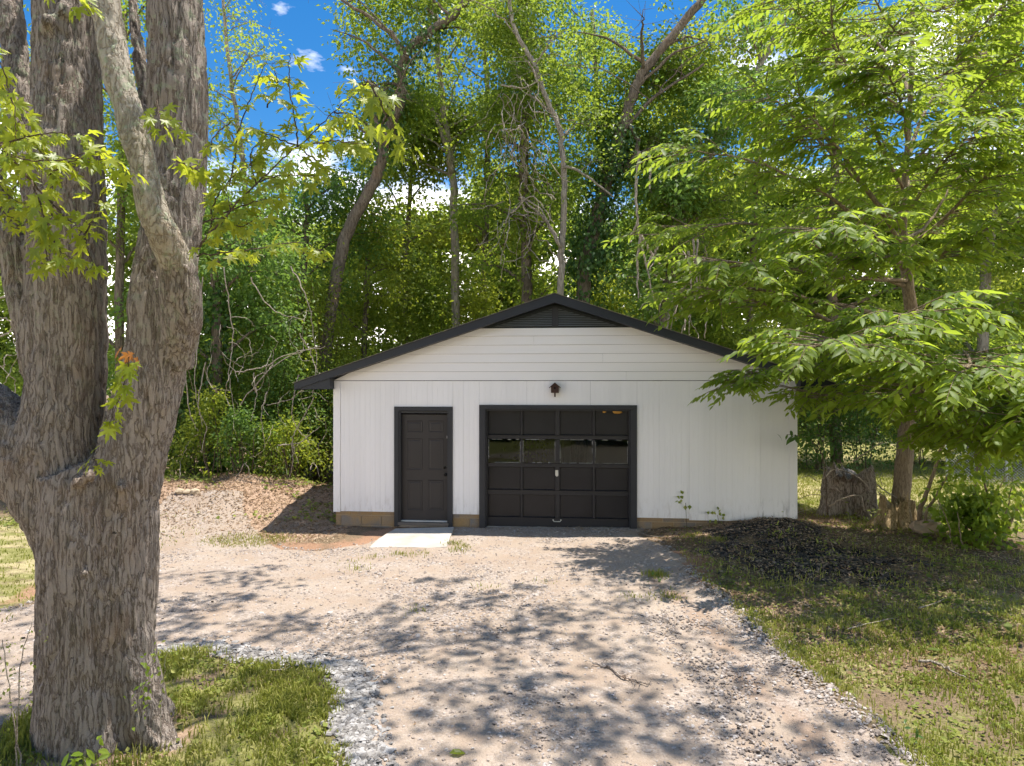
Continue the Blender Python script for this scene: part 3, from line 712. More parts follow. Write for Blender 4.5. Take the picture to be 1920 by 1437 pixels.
for (u, v, Yk, r_) in ((158,1075,4.86,.055),(148,905,4.93,.075),(168,893,4.92,.08),(226,915,4.97,.05),(345,500,4.9,.05),(90,42,5.15,.10),(120,20,5.2,.09),(215,1000,4.83,.04)): ball(tb, P(u, v, Yk), r_*.72)
mroot = thing('maple_tree', (P(185, 1437, 5.3).x, 5.3, -.02), 'huge grey multi-stemmed maple with furrowed bark beside the gravel', 'maple tree')
tmp = link('trunk', tb.mesh('trunk_src', M['bark_maple']))
md = tmp.modifiers.new('r', 'REMESH'); md.mode = 'VOXEL'; md.voxel_size = .0175
ms = tmp.modifiers.new('s', 'SMOOTH'); ms.iterations = 4; ms.factor = .6
dg = bpy.context.evaluated_depsgraph_get(); me = bpy.data.meshes.new_from_object(tmp.evaluated_get(dg)); bpy.data.objects.remove(tmp)
nv = len(me.vertices); co = np.empty(nv*3); me.vertices.foreach_get('co', co); co = co.reshape(-1, 3)
nm = np.empty(nv*3); me.vertices.foreach_get('normal', nm); nm = nm.reshape(-1, 3)
wq = np.stack([vnoise(co*np.array([5, 5, 3]), 51), vnoise(co*np.array([5, 5, 3]), 52), vnoise(co*3, 53)], 1)-.5
q = co*np.array([24, 24, 3.0])+wq*np.array([2.4, 2.4, 1.6]); a = vnoise(q, 41); b = vnoise(co*np.array([38, 38, 6])+wq*2+7, 42); c_ = vnoise(co*np.array([3, 3, 2.2]), 43)
br_ = vnoise(co*np.array([9, 9, 11]), 48)
rdg = np.clip(np.abs(2*a-1)*3.2, 0, 1)*np.clip(.5+1.2*br_, .4, 1)
disp = .021*rdg+.010*np.clip(np.abs(2*b-1)*2.2, 0, 1)+.010*(c_-.5)-.034
lowf = vnoise(np.stack([co[:, 0]*6, co[:, 1]*6, co[:, 2]*.6], 1), 47); disp += .026*(lowf-.5)
# smoother bark on the lighter leaning limb
co += nm*disp[:, None]; me.vertices.foreach_set('co', co.ravel()); me.update()
me.polygons.foreach_set('use_smooth', np.ones(len(me.polygons), bool)); me.materials.clear(); me.materials.append(M['bark_maple'])
trunk = link('trunk', me); keep(trunk, mroot)
trunk_tris = len(me.polygons)*2

lq = [mp(*q) for q in [(352,600,5.20,18),(342,545,5.08,27),(330,495,4.97,32),(314,455,4.90,32),(289,400,4.84,29),(266,300,4.82,28),(238,200,4.8,30),(213,100,4.8,29),(199,0,4.8,29),(185,-120,4.8,27),(190,-400,5.0,24)]]
lc = curve([a for a, b in lq], 34); lr = np.interp(np.linspace(0, len(lq)-1, len(lc)), range(len(lq)), [b for a, b in lq])
lnb = NB().tube(lc, list(lr), 90, cap=False); LV = lnb.V[0]; cen = np.repeat(np.array([tuple(p) for p in lc]), 90, 0); dn = LV-cen; dn /= np.linalg.norm(dn, axis=1, keepdims=True)
wl_ = (np.stack([vnoise(LV*6, 54), vnoise(LV*6, 55), vnoise(LV*6, 56)], 1)-.5)*1.6
fl = np.clip(np.abs(2*vnoise(LV*np.array([26, 26, 13])+wl_, 57)-1)*3, 0, 1); lnb.V[0] = LV+dn*(.009*fl+.022*(vnoise(LV*5, 58)-.5)+.010*(vnoise(LV*np.array([14, 14, 9]), 59)-.5)-.006)[:, None]
keep(lnb.build('limb', M['bark_light'], None, True), mroot)
MLEAF = []
for i in range(3):
    for mm_ in ('leaf_maple_o',):
        MLEAF.append(NB().add(TM[i][0], TM[i][1]).mesh('leaf', M[mm_], True))
MORNG = NB().add(TM[0][0], TM[0][1]).mesh('leaf', M['leaf_orange'], True)
def place_leaf(me_, root, pos, d, n, size):
    s_, d_, n_ = axes(np.array([d], float), np.array([n], float))
    m = Matrix(((s_[0][0]*size, d_[0][0]*size, n_[0][0]*size, pos[0]), (s_[0][1]*size, d_[0][1]*size, n_[0][1]*size, pos[1]), (s_[0][2]*size, d_[0][2]*size, n_[0][2]*size, pos[2]), (0, 0, 0, 1)))
    o = bpy.data.objects.new('leaf', me_); col.objects.link(o); o.parent = root
    o.matrix_parent_inverse = Matrix.Identity(4)
    o.matrix_basis = Matrix.Translation(-Vector(root.location)) @ m
    return o
twigs = NB(); mleaf_n = 0; extra = []
def maple_spray(px, Yv, step=.055, size=.14, rad=.006, fan=1.0, down=.35, orange=0, skip0=.1):
    global mleaf_n
    pts_ = [P(u, v, Yv+dy) for (u, v, dy) in px]; c_ = curve(pts_, 8, .004)
    twigs.tube(c_, lerpl(rad, .002, len(c_)), 5)
    Ls = [0]
    for i in range(1, len(c_)): Ls.append(Ls[-1]+(c_[i]-c_[i-1]).length)
    s_ = Ls[-1]*skip0; first = True
    step *= .8
    while s_ < Ls[-1]+step:
        i = min(max(1, int(np.searchsorted(Ls, s_))), len(c_)-1); p = c_[i]; t = (c_[i]-c_[i-1]).normalized()
        for sg in (-1, 1):
            if random.random() < .12: continue
            side = t.cross(Vector((random.gauss(0, .4), -.6, .9))).normalized()*sg
            pd = (side*fan+t*.5+Vector((random.gauss(0, .45), random.gauss(0, .45), -down+random.gauss(0, .3)))).normalized()
            pl = random.uniform(.03, .08); q = p+pd*pl
            twigs.tube([p, p+pd*pl*.6+Vector((0, 0, .006)), q], .0012, 3, cap=False)
            dd = (pd*.8+Vector((0, 0, -.45))+t*.2).normalized(); nn = Vector((random.gauss(0, .5), -.45+random.gauss(0, .4), .85))
            sz = size*random.uniform(.65, 1.15)
            if mleaf_n < 296: place_leaf(random.choice(MLEAF) if not (orange and s_ < Ls[-1]*.12) else MORNG, mroot, q, dd, nn, sz); mleaf_n += 1
            else: extra.append((q, dd, nn, sz))
        s_ += step*random.uniform(.8, 1.3)
# hanging spray in front of the right stem
maple_spray([(246,640,0),(238,690,.0),(226,740,.02),(208,790,.03)], 4.55, .05, .14, .003, .9, .5, 1, 0)
maple_spray([(172,858,0),(180,866,0)], 4.7, .05, .09, .002, .5, .3)
S = maple_spray
S([(-60,200,.3),(20,290,0),(110,300,-.1),(190,285,0),(238,320,0)], 4.4, .06)
S([(0,270,0),(50,330,0),(110,395,0),(160,440,0)], 4.4, .07, .12, .012)
S([(160,440,0),(165,470,0),(175,500,0)], 4.4, .05); S([(160,440,0),(190,370,0),(215,330,0)], 4.4, .06)
S([(60,340,0),(100,450,0),(125,480,0)], 4.3, .055)
S([(-60,60,0),(0,120,0),(25,200,0),(30,260,0)], 4.3, .055, .13)
S([(70,-60,0),(120,-20,0),(150,10,0)], 4.2, .06)
S([(-40,300,.2),(20,370,0),(60,385,0)], 4.5, .06); S([(0,270,0),(90,250,0),(150,255,.1)], 4.3, .06, .11)
S([(370,470,.3),(395,435,0),(480,345,0),(560,275,0),(625,212,0),(680,160,0)], 4.3, .075, .125, .008, .9)
S([(560,275,0),(550,215,0),(541,140,0),(545,100,0)], 4.3, .055, .13)
S([(395,435,0),(400,380,0),(440,330,0),(470,310,0)], 4.4, .055, .13); S([(380,420,0),(410,410,0),(455,425,0),(490,400,0)], 4.3, .06)
S([(430,350,.2),(450,240,0),(480,160,0),(500,115,0)], 4.5, .07, .12); S([(560,275,0),(620,265,0),(680,270,0)], 4.3, .06)
S([(625,212,0),(660,215,0),(690,235,0)], 4.3, .06); S([(680,160,0),(700,155,0),(720,180,0)], 4.1, .06, .14)
S([(690,150,.0),(730,225,0),(745,260,0),(760,270,0)], 3.9, .06, .14); S([(480,345,0),(470,290,0),(500,250,0)], 4.4, .06)
S([(295,190,.2),(300,225,0),(320,245,0)], 4.6, .05, .12); S([(370,480,0),(460,470,.1),(560,455,.2),(600,470,.2)], 4.6, .07, .12)
S([(330,300,-.3),(370,320,0),(400,330,0)], 4.6, .06)
print('maple leaves', mleaf_n, len(extra))
S([(-60,130,0),(10,170,0),(60,260,0)], 4.5, .05, .13); S([(-50,230,0),(30,245,0),(90,300,0),(120,330,0)], 4.5, .05, .13); S([(-60,330,.1),(10,400,0),(40,420,0)], 4.6, .06, .12)
S([(90,330,0),(140,300,0),(200,300,0)], 4.35, .05, .13); S([(100,400,0),(80,440,0),(90,490,0)], 4.3, .05, .13)
S([(400,430,.1),(430,400,0),(420,350,0)], 4.35, .05, .13); S([(420,400,0),(470,380,0),(520,370,0)], 4.3, .06, .13); S([(480,345,0),(520,330,0),(590,330,0)], 4.3, .06, .13); S([(430,230,.1),(400,260,0),(395,300,0)], 4.5, .06, .12)
S([(560,275,0),(590,300,0),(620,320,0)], 4.3, .06, .12); S([(560,275,0),(510,255,0),(470,240,0)], 4.3, .06, .13); S([(500,200,.1),(520,160,0),(510,120,0)], 4.5, .06, .11)
# limbs and crown above the frame (they shade the driveway)
crownL = []; limbs = NB()
def ground_shade(x, y):           # how much shade the crown gives at ground point (from where leaves grow)
    return 1
for (bx, by, bz, ex, ey, ez, r_) in ((-2.6,5.5,6.5,1.5,7.0,9.5,.06),(-2.9,5.6,6.2,-.5,9.0,9.6,.06),(-2.8,5.4,7.2,2.5,4.5,10,.05),(-3.4,5.4,7,-6,8.5,9.8,.06),(-3.3,5.2,7.5,-1,2,10.5,.05),(-2.6,5.5,7.5,4.0,9.5,11.4,.05)):
    a_, e_ = Vector((bx, by, bz)), Vector((ex, ey, ez)); bend = lambda: Vector((random.gauss(0, .35), random.gauss(0, .35), random.uniform(.1, .5)))
    c_ = curve([a_, a_.lerp(e_, .3)+bend(), a_.lerp(e_, .65)+bend(), e_], 5, .05); limbs.tube(c_, lerpl(r_, .012, len(c_)), 8)
    for i in range(3, len(c_)):
        for _ in range(2):
            d_ = Vector((random.gauss(0, 1), random.gauss(0, 1), random.uniform(-.1, .5))); e2 = c_[i]+d_*random.uniform(.5, 1.1)
            limbs.tube([c_[i], (c_[i]+e2)/2+Vector((0, 0, .1)), e2], [.02, .012, .005], 4); crownL.append(e2)
o = limbs.build('limbs', M['bark_light'], None, True); o['kind'] = 'stuff'; keep(o, mroot)
SHADE = [  # clump centres given as the ground point they shade (pixel in the photograph), spread in m, number of leaves
 (1120,1040,.30,80),(1180,1050,.35,140),(1230,1065,.35,160),(1190,1085,.4,150),(1250,1095,.4,180),(1060,1055,.2,40),(1290,1060,.4,150),
 (850,1150,.22,60),(880,1170,.25,70),(760,1085,.10,14),(845,1085,.12,22),(830,1110,.10,14),(960,1110,.15,24),(1000,1095,.15,24),
 (680,1150,.30,70),(730,1170,.28,70),(780,1185,.2,30),(700,1190,.2,40),(740,1200,.2,30),(800,1210,.16,30),(790,1250,.15,20),
 (930,1180,.30,80),(980,1200,.3,80),(1040,1165,.3,70),(1080,1200,.3,80),(1120,1150,.3,60),(900,1215,.3,60),(1150,1210,.35,80),(1190,1240,.35,80),(1010,1250,.3,70),(870,1280,.3,70),(940,1300,.3,80),(820,1300,.2,40),
 (1080,1300,.35,70),(1150,1340,.35,70),(1230,1320,.3,70),(1300,1250,.3,80),(1330,1320,.3,70),(900,1370,.35,90),(1000,1380,.35,80),(790,1370,.2,50),(1100,1410,.35,80),(1250,1400,.3,70),(1380,1370,.3,60),(1450,1420,.3,60),(840,1430,.3,60),
 (330,1060,.28,60),(400,1075,.3,80),(450,1100,.3,80),(370,1120,.3,90),(430,1140,.3,80),(500,1085,.25,50),(520,1060,.2,40),(330,1160,.3,90),(400,1180,.3,80),(490,1115,.2,40),(560,1140,.25,50),(540,1170,.25,50),(620,1170,.25,50),(450,1200,.25,50),(600,1195,.2,40),
 (20,1160,.4,120),(30,1230,.4,120),(25,1350,.4,100),(60,1420,.4,80),(400,1330,.2,30),(560,1280,.2,25),(330,1400,.25,60),
 (1400,1180,.25,44),(1330,1130,.4,120),(1350,1210,.4,90)]
cl = NB(); shd = Vector((SUN.x/SUN.z, SUN.y/SUN.z, 0))
for (u, v, sp_, nl) in SHADE:
    x, y = G(u, v); hh = max(CAMZ+.5613*y*1.18+.9, 10.0)+random.uniform(0, 3.5)
    c_ = np.array([x+shd.x*hh, y+shd.y*hh, hh]); 
    need = CAMZ+.5613*c_[1]+.9
    if c_[2] < need: hh += (need-c_[2])*1.2; c_ = np.array([x+shd.x*hh, y+shd.y*hh, hh])
    k = max(1, nl//30)
    for _ in range(k):
        cc = c_+rng.normal(size=3)*np.array([sp_*1.25, sp_*.8, .3])
        p, d_, n_ = clump(cc, 22, np.array([sp_*.7, sp_*.55, .2]))
        put(cl, TMs, p, d_, n_, rng.uniform(.11, .20, 22), rng.random(22))
for e_ in crownL:
    if random.random() < .15:
        p, d_, n_ = clump(np.array(e_)+np.array([0, 0, .2]), 14, .25); m_ = p[:, 2] > CAMZ+.5613*p[:, 1]+.15
        put(cl, TMs, p[m_], d_[m_], n_[m_], rng.uniform(.10, .15, m_.sum()), rng.random(m_.sum()))
if extra:
    put(cl, TM[0], np.array([e[0] for e in extra]), np.array([e[1] for e in extra]), np.array([e[2] for e in extra]), np.array([e[3] for e in extra]), rng.random(len(extra)))
co_ = cl.build('crown', M['leaf_maple'], None, True); co_['kind'] = 'stuff'; keep(co_, mroot)
o = twigs.build('twigs', M['twig'], None, True); o['kind'] = 'stuff'; keep(o, mroot)

# ------------------------------------------------------------------ background woods
def interp_poly(c_, t):
    i = t*(len(c_)-1); k = min(int(i), len(c_)-2); return c_[k].lerp(c_[k+1], i-k)
def bg_tree(name, label, cat, px, Yt, r0, r1, nlimb=12, reach=3.0, t0=.3, leaf='leaf_bg', bark='bark_bg', size=.15, nclump=3, nleaf=35, spread=.34, ivy=0, ivyt=(0, .6), tpl=TS, forks=(), group='trees of the wood behind the garage', sup=(.1, .8), topz=None, down=.5, back=None, ivymat='leaf_ivy', clear=None):
    pts_ = [P(u, v, Yt) for u, v in px]
    b0 = pts_[0].copy(); b0.z = gz1(b0.x, b0.y)-.1
    if pts_[0].z > b0.z+.3: pts_ = [b0]+pts_
    c_ = curve(pts_, 6, .02)
    root = thing(name, (b0.x, b0.y, b0.z+.1), label, cat, group)
    tb = NB(); rr = lerpl(r0, r1, len(c_)); tb.tube(c_, rr, 9)
    keep(tb.build('trunk', M[bark], None, True), root)
    br = NB(); lv = NB(); stems_ = [(c_, r0, r1)]
    for f in forks:
        fp = curve([P(u, v, Yt-.1) for u, v in f[0]], 5, .02); br.tube(fp, lerpl(f[1], f[2], len(fp)), 7); stems_.append((fp, f[1], f[2]))
    C = []
    for k in range(nlimb):
        st, ra, rb = stems_[0] if (random.random() < .65 or len(stems_) == 1) else random.choice(stems_[1:])
        t = t0+(1-t0)*(k+random.random())/nlimb if st is c_ else random.uniform(.3, 1)
        p0 = interp_poly(st, t); az = random.uniform(0, 2*math.pi); ln = reach*(1.15-.6*t)*random.uniform(.6, 1.15)
        e_ = p0+Vector((math.cos(az)*ln, math.sin(az)*ln*.8, ln*random.uniform(*sup)))
        m_ = p0.lerp(e_, .5)+Vector((0, 0, ln*.12))
        l_ = curve([p0, m_, e_], 5, .02); r_ = max(.012, (ra+(rb-ra)*t)*.45); br.tube(l_, lerpl(r_, .006, len(l_)), 5)
        for q in range(3, len(l_)):
            for _ in range(nclump):
                d_ = Vector((random.gauss(0, 1), random.gauss(0, 1), random.gauss(.1, .7))); e2 = l_[q]+d_.normalized()*random.uniform(.25, .95)*min(1, reach/2.2)
                if random.random() < .6: br.tube([l_[q], e2], [.007, .003], 3, cap=False)
                C.append(e2)
    for e_ in C:
        if topz and e_.z > topz: continue
        if back is not None and e_.y < Yt+back: e_.y = Yt+back+abs(e_.y-Yt)*.6
        if clear:
            u = 960+e_.x/e_.y*FPX; v = 718.5-(e_.z-CAMZ)/e_.y*FPX; bad = 0
            for (a0, a1, a2, a3, pr) in clear:
                if a0 < u < a1 and a2 < v < a3 and random.random() < pr: bad = 1
            if bad: continue
        nl = int(nleaf*random.uniform(.5, 1.3)); sp = spread*random.uniform(.6, 1.15)
        p, d_, n_ = clump(np.array(e_), nl, np.array([sp, sp, sp*.5]), down)
        put(lv, tpl, p, d_, n_, rng.uniform(.7, 1.25, nl)*size, np.clip(rng.random(nl)*.4+random.random()*.6, 0, 1))
    o = br.build('branches', M[bark], None, True); o['kind'] = 'stuff'; keep(o, root)
    if ivy:
        tt = rng.uniform(ivyt[0], ivyt[1], ivy); pc = np.array([interp_poly(c_, t) for t in tt]); off = rng.normal(size=(ivy, 3))*np.array([1, 1, .6]); off /= np.linalg.norm(off, axis=1, keepdims=True)
        off *= (r0*1.1+np.abs(rng.normal(size=(ivy, 1)))*.22)*(.7+1.2*vnoise(pc*np.array([.8, .8, .8]), 61))[:, None]
        iv = NB(); put(iv, TW, pc+off, off*.6+np.array([0, 0, -1.0])+rng.normal(size=(ivy, 3))*.35, off+rng.normal(size=(ivy, 3))*.3*.3+np.array([0, 0, .4]), rng.uniform(.08, .15, ivy), rng.random(ivy))
        o = iv.build('ivy', M[ivymat]); o['kind'] = 'stuff'; keep(o, root)
    o = lv.build('crown', M[leaf]); o['kind'] = 'stuff'; keep(o, root); return root, lv.n
SKYC = ((395, 655, -50, 215, .93), (430, 640, 215, 330, .45), (520, 640, 40, 200, .98), (855, 905, 60, 130, .6))
T = 0
def BT(*a, **k):
    global T
    k.setdefault('clear', SKYC); r_, n_ = bg_tree(*a, **k); T += n_//4; return r_
BT('leaning_tree', 'dark tree leaning right with forked top left of the roof peak', 'tree', [(600,760),(635,495),(665,410),(708,330),(722,265),(750,190),(757,110),(800,65),(850,30),(900,-30)], 19, .19, .10, 15, 2.8, .35, 'leaf_bg', 'bark_bg', 0.132,
   forks=(([(722,300),(708,240),(704,190)], .10, .05), ([(757,120),(740,70),(700,40),(640,0)], .07, .04)), back=.5, ivy=900, ivyt=(.45, .85))
BT('pale_forked_tree', 'pale grey tree forking into a narrow V behind the roof', 'tree', [(855,760),(852,420),(848,330),(836,240),(826,150),(815,40),(800,-80)], 22, .16, .06, 15, 3.0, .3, 'leaf_bg', 'bark_pale', 0.138, forks=(([(848,325),(835,270),(812,200)], .1, .05),), back=.4)
BT('vine_covered_tree', 'tall trunk wrapped in leafy vines directly behind the roof peak', 'tree', [(995,760),(988,500),(982,350),(986,200),(984,60),(980,-60)], 20, .20, .08, 18, 2.1, .1, 'leaf_bg', 'bark_bg', 0.132, ivy=3800, ivyt=(.05, 1), ivymat='leaf_yel')
BT('slim_crooked_tree', 'slim crooked bare trunk rising right of the roof peak', 'tree', [(1050,700),(1052,500),(1057,400),(1055,300),(1050,240),(1022,180),(1003,120),(965,55),(950,-40)], 18, .10, .05, 10, 2.2, .5, 'leaf_bg', 'bark_pale', 0.120, forks=(([(1052,460),(1020,410),(975,370)], .05, .02), ([(1055,310),(1100,330),(1150,370)], .04, .02)), back=.25)
BT('big_leaning_tree', 'thick tree leaning right with ivy sleeve right of the peak', 'tree', [(1085,720),(1095,520),(1108,450),(1140,330),(1165,250),(1190,170),(1225,110),(1300,20),(1360,-60)], 19, .23, .10, 14, 3.0, .4, 'leaf_bg', 'bark_bg', 0.132, forks=(([(1150,305),(1172,320),(1196,270),(1180,235)], .09, .05), ([(1165,250),(1230,180),(1320,120)], .06, .03)), back=.5, ivy=3600, ivyt=(.15, .55))
BT('slanted_pale_tree', 'pale slender tree slanting up to the right above the eave', 'tree', [(1230,760),(1265,470),(1300,350),(1345,265),(1410,150),(1470,40)], 20.5, .15, .08, 16, 3.2, .2, 'leaf_cool', 'bark_pale', 0.144)
BT('dark_low_tree', 'dark crooked trunk above the right roof slope', 'tree', [(1230,720),(1250,540),(1275,440),(1268,360),(1240,250)], 20, .17, .08, 14, 1.9, .4, 'leaf_bg', 'bark_bg', 0.120)
BT('wood_tree', 'tall leafy tree rising behind the left roof slope', 'tree', [(765,760),(760,500),(770,350),(780,250)], 24, .15, .05, 18, 3.2, .1, 'leaf_yel', 'bark_bg', 0.156)
BT('wood_tree', 'bushy tree with low crown at the wood edge left of the garage', 'tree', [(560,860),(565,600),(575,450),(570,330)], 20, .16, .05, 18, 2.7, .12, 'leaf_cool', 'bark_bg', 0.132)
BT('wood_tree', 'dark trunked tree standing behind the dead vine tangle', 'tree', [(400,880),(408,650),(402,500),(430,380)], 17, .17, .07, 16, 2.4, .3, 'leaf_cool', 'bark_bg', 0.120, ivy=1400, ivyt=(.1, .7))
BT('wood_tree', 'thin tree with sparse airy leaves against blue sky', 'tree', [(470,880),(478,560),(455,300),(430,120),(415,-40)], 21, .11, .04, 13, 2.3, .35, 'leaf_bg', 'bark_pale', 0.120, nclump=2, nleaf=26, clear=((520,660,-50,260,.97),(395,660,-50,200,.5)))
BT('wood_tree', 'tree seen in the gap between the maple stems', 'tree', [(222,880),(225,500),(228,250),(235,20)], 17, .14, .06, 16, 2.4, .12, 'leaf_bg', 'bark_bg', 0.120)
BT('wood_tree', 'dense tree behind the far left maple limb', 'tree', [(-40,880),(-20,600),(0,400),(20,100)], 19, .16, .06, 18, 2.8, .1, 'leaf_bg', 'bark_bg', 0.132)
BT('wood_tree', 'tall yellow-green tree filling the top centre of the wood', 'tree', [(905,760),(910,450),(915,200),(900,0)], 25, .18, .07, 18, 3.0, .2, 'leaf_yel', 'bark_bg', 0.156)
BT('wood_tree', 'upright tree right of the ivy sleeved leaning trunk', 'tree', [(1140,760),(1130,500),(1125,250),(1110,20)], 25, .17, .07, 17, 3.0, .2, 'leaf_cool', 'bark_bg', 0.156)
BT('wood_tree', 'tall tree behind the overhanging chestnut crown', 'tree', [(1400,860),(1410,500),(1420,250),(1430,0)], 22, .15, .06, 16, 3.2, .12, 'leaf_yel', 'bark_bg', 0.144)
BT('wood_tree', 'broad tree standing at the far lawn edge behind the stumps', 'tree', [(1570,870),(1560,500),(1570,200),(1560,0)], 23, .2, .08, 22, 3.6, .12, 'leaf_bg', 'bark_bg', 0.156)
BT('wood_tree', 'pale limbed tree near the top right of the wood', 'tree', [(1830,870),(1850,500),(1890,200),(1900,100),(1880,20)], 22, .18, .08, 20, 3.6, .12, 'leaf_yel', 'bark_pale', 0.144)
BT('wood_tree', 'shaded tree beyond the chain link fence', 'tree', [(1990,870),(1980,500),(1990,200)], 21, .18, .06, 20, 3.2, .1, 'leaf_bg', 'bark_bg', 0.144)
BT('wood_tree', 'leafy tree filling the wood between two slanting trunks', 'tree', [(1310,800),(1320,500),(1290,300),(1280,150)], 26, .18, .06, 18, 3.4, .1, 'leaf_yel', 'bark_bg', 0.168)
BT('wood_tree', 'round crowned tree just above the left eave', 'tree', [(680,800),(685,600),(690,480),(700,400)], 21, .13, .05, 14, 2.2, .2, 'leaf_yel', 'bark_bg', 0.120)
print('bg leaves so far', T)
# far trees: copies of one tree
def copy_tree(o):
    c_ = o.copy(); col.objects.link(c_)
    for ch in o.children:
        d_ = ch.copy(); col.objects.link(d_); d_.parent = c_; d_.matrix_parent_inverse = ch.matrix_parent_inverse.copy()
    return c_
k0 = T
far = BT('far_tree', 'hazy far tree glimpsed behind the roof peak', 'tree', [(960,730),(960,520),(962,390)], 36, .25, .08, 30, 4.6, .05, 'leaf_bg', 'bark_bg', .36, nclump=3, nleaf=44, spread=.75, clear=None, group='far trees beyond the wood')
for (u, Yf, sc, lab) in ((330,36,.98,'far tree seen between the maple and the leaning trunk'),(600,42,.95,'far tree low behind the eave tip'),(780,38,.9,'far tree behind the left roof slope'),(1130,40,.9,'far tree behind the ivy sleeved trunk'),(1320,36,1.0,'far tree behind the slanted pale trunk'),(1500,38,1.05,'far tree right of the garage corner'),(1680,34,1.0,'far tree behind the young chestnut trunk'),(1860,37,1.1,'far tree beyond the fence'),(60,38,1.0,'far tree behind the left maple limb'),(480,35,.85,'far tree low behind the vine tangle'),(1250,44,1.0,'far tree above the right eave')):
    c_ = copy_tree(far); x = (u-960)/FPX*Yf; c_.location = (x, Yf, gz1(x, Yf)); c_.rotation_euler = (0, 0, random.uniform(0, 6.28)); c_.scale = (sc, sc, sc)
    c_['label'] = lab

# trees added behind camera to reflect in panes and shade the mirrored ground
for (x, y, sc, lab) in ((-5.5, -6.5, .72, 'added unseen shade tree behind the viewer on the lawn side'), (3.4, -6.3, .7, 'added unseen shade tree behind the viewer past the driveway'), (.5, -10.5, .8, 'added unseen shade tree behind the viewer at the drive end')):
    c_ = copy_tree(far); c_.location = (x, y, 0); c_.scale = (sc, sc, sc); c_['label'] = lab

# shrubs / undergrowth
def shrub(name, label, cat, x, y, w, h, leaf, n=2600, size=.08, tpl=TS, stems=7, group='undergrowth shrubs at the wood edge', hollow=.25, down=.4, dens=None):
    z = gz1(x, y); root = thing(name, (x, y, z), label, cat, group)
    sb = NB(); lv = NB()
    for k in range(stems):
        az = random.uniform(0, 6.28); e_ = Vector((x+math.cos(az)*w*.6*random.random(), y+math.sin(az)*w*.4*random.random(), z+h*random.uniform(.6, 1)))
        b_ = Vector((x+random.gauss(0, .12), y+random.gauss(0, .12), z-.05)); c_ = curve([b_, b_.lerp(e_, .5)+Vector((random.gauss(0, .1), random.gauss(0, .1), .1)), e_], 4, .01)
        sb.tube(c_, lerpl(.018, .005, len(c_)), 4)
    nc = max(6, n//45)
    for k in range(nc):
        th = random.uniform(0, 6.28); rr = math.sqrt(random.random()); zz = random.random()**.8
        prof = math.sin(min(1, .25+zz*.9)*math.pi)**.5 if zz < 1 else 0
        cc = np.array([x+math.cos(th)*rr*w*prof, y+math.sin(th)*rr*w*.7*prof, z+hollow*h+zz*h*(1-hollow)])
        m_ = 45; p, d_, n_ = clump(cc, m_, np.array([.22, .22, .16])*max(.6, w/1.2), down)
        p[:, 2] = np.maximum(p[:, 2], z+.03)
        put(lv, tpl, p, d_, n_, rng.uniform(.7, 1.25, m_)*size, np.clip(rng.random(m_)*.6+random.random()*.4, 0, 1))
    keep(sb.build('stems', M['twig'], None, True), root); o = lv.build('foliage', M[leaf]); o['kind'] = 'stuff'; keep(o, root)
    return root
SH = [(360,17.9,1.8,5.2,'leaf_cool','tall leafy thicket beside the dark trunk left'),(480,18.4,1.9,5.4,'leaf_bg','tall thicket behind the dead vines, middle one'),(590,18.8,1.9,5.6,'leaf_yel','tall yellow-green thicket above the left eave tip'),(545,15.7,.7,1.3,'leaf_yel','light bush under the left eave tip'),(450,15.4,.7,1.5,'leaf_cool','fresh green bush in front of the dead vines'),(400,15.6,.9,1.9,'leaf_yel','light leafy bush hung with pale vines'),(500,15.8,.7,1.3,'leaf_bg','bush at the foot of the vine tangle'),(340,17.0,1.5,2.6,'leaf_cool','low bush against the maple trunk edge'),(430,17.3,1.6,3.2,'leaf_bg','tall shrub behind the dead vine tangle'),(520,17.6,1.5,3.6,'leaf_cool','shrub left of the garage eave tip'),(600,18.2,1.5,3.2,'leaf_bg','shrub close to the left garage corner'),
      (470,16.4,1.0,1.2,'leaf_cool','short dark green bush on the mulch mound edge'),(370,16.2,1.1,1.0,'leaf_yel','short light bush behind the pale rocks'),(560,16.6,.9,1.1,'leaf_yel','short yellow-green bush above the mulch mound'),
      (20,19,1.8,3.4,'leaf_bg','shrub left of the maple'),(-60,17,1.6,2.4,'leaf_cool','shrub at the far left lawn edge'),(220,18,1.7,3.6,'leaf_cool','shrub seen between the maple stems'),
      (680,22,2.0,5.6,'leaf_bg','tall shrub behind the left roof slope'),(800,22,2.0,5.8,'leaf_bg','shrub behind the middle of left roof slope'),(900,22.5,1.9,6.0,'leaf_yel','bright shrub behind roof near the vent'),(1140,22,2.0,6.0,'leaf_yel','bright shrub just right of the roof peak'),(1240,21.5,1.7,4.4,'leaf_yel','pale blossomy shrub above the right roof slope'),(1330,22,2.0,5.6,'leaf_bg','shrub above the right eave'),(1020,23,2.0,6.2,'leaf_bg','shrub behind the roof peak'),
      (1430,21.5,1.9,4.2,'leaf_bg','shrub past the right garage corner'),(1530,21.2,1.7,3.4,'leaf_ivy','dark shrub behind the rotten stump'),(1620,21.5,1.8,3.6,'leaf_ivy','dark shrub behind the small stump'),(1720,22.5,1.9,3.8,'leaf_bg','shrub at the lawn end behind the young tree'),(1820,22.5,1.9,3.6,'leaf_ivy','dark shrub behind the fence start'),(1920,22,2.0,3.8,'leaf_bg','shrub behind the fence at the right'),(2010,21,1.9,3.6,'leaf_ivy','dark shrub past the fence end')]
for (u, Yh, w, h, lf, lab) in SH:
    shrub('shrub', lab, 'shrub', (u-960)/FPX*Yh, Yh, w, h, lf, int(1100*w*h*.75), .09 if Yh < 20 else .105, hollow=.06)
print('tris T', T)

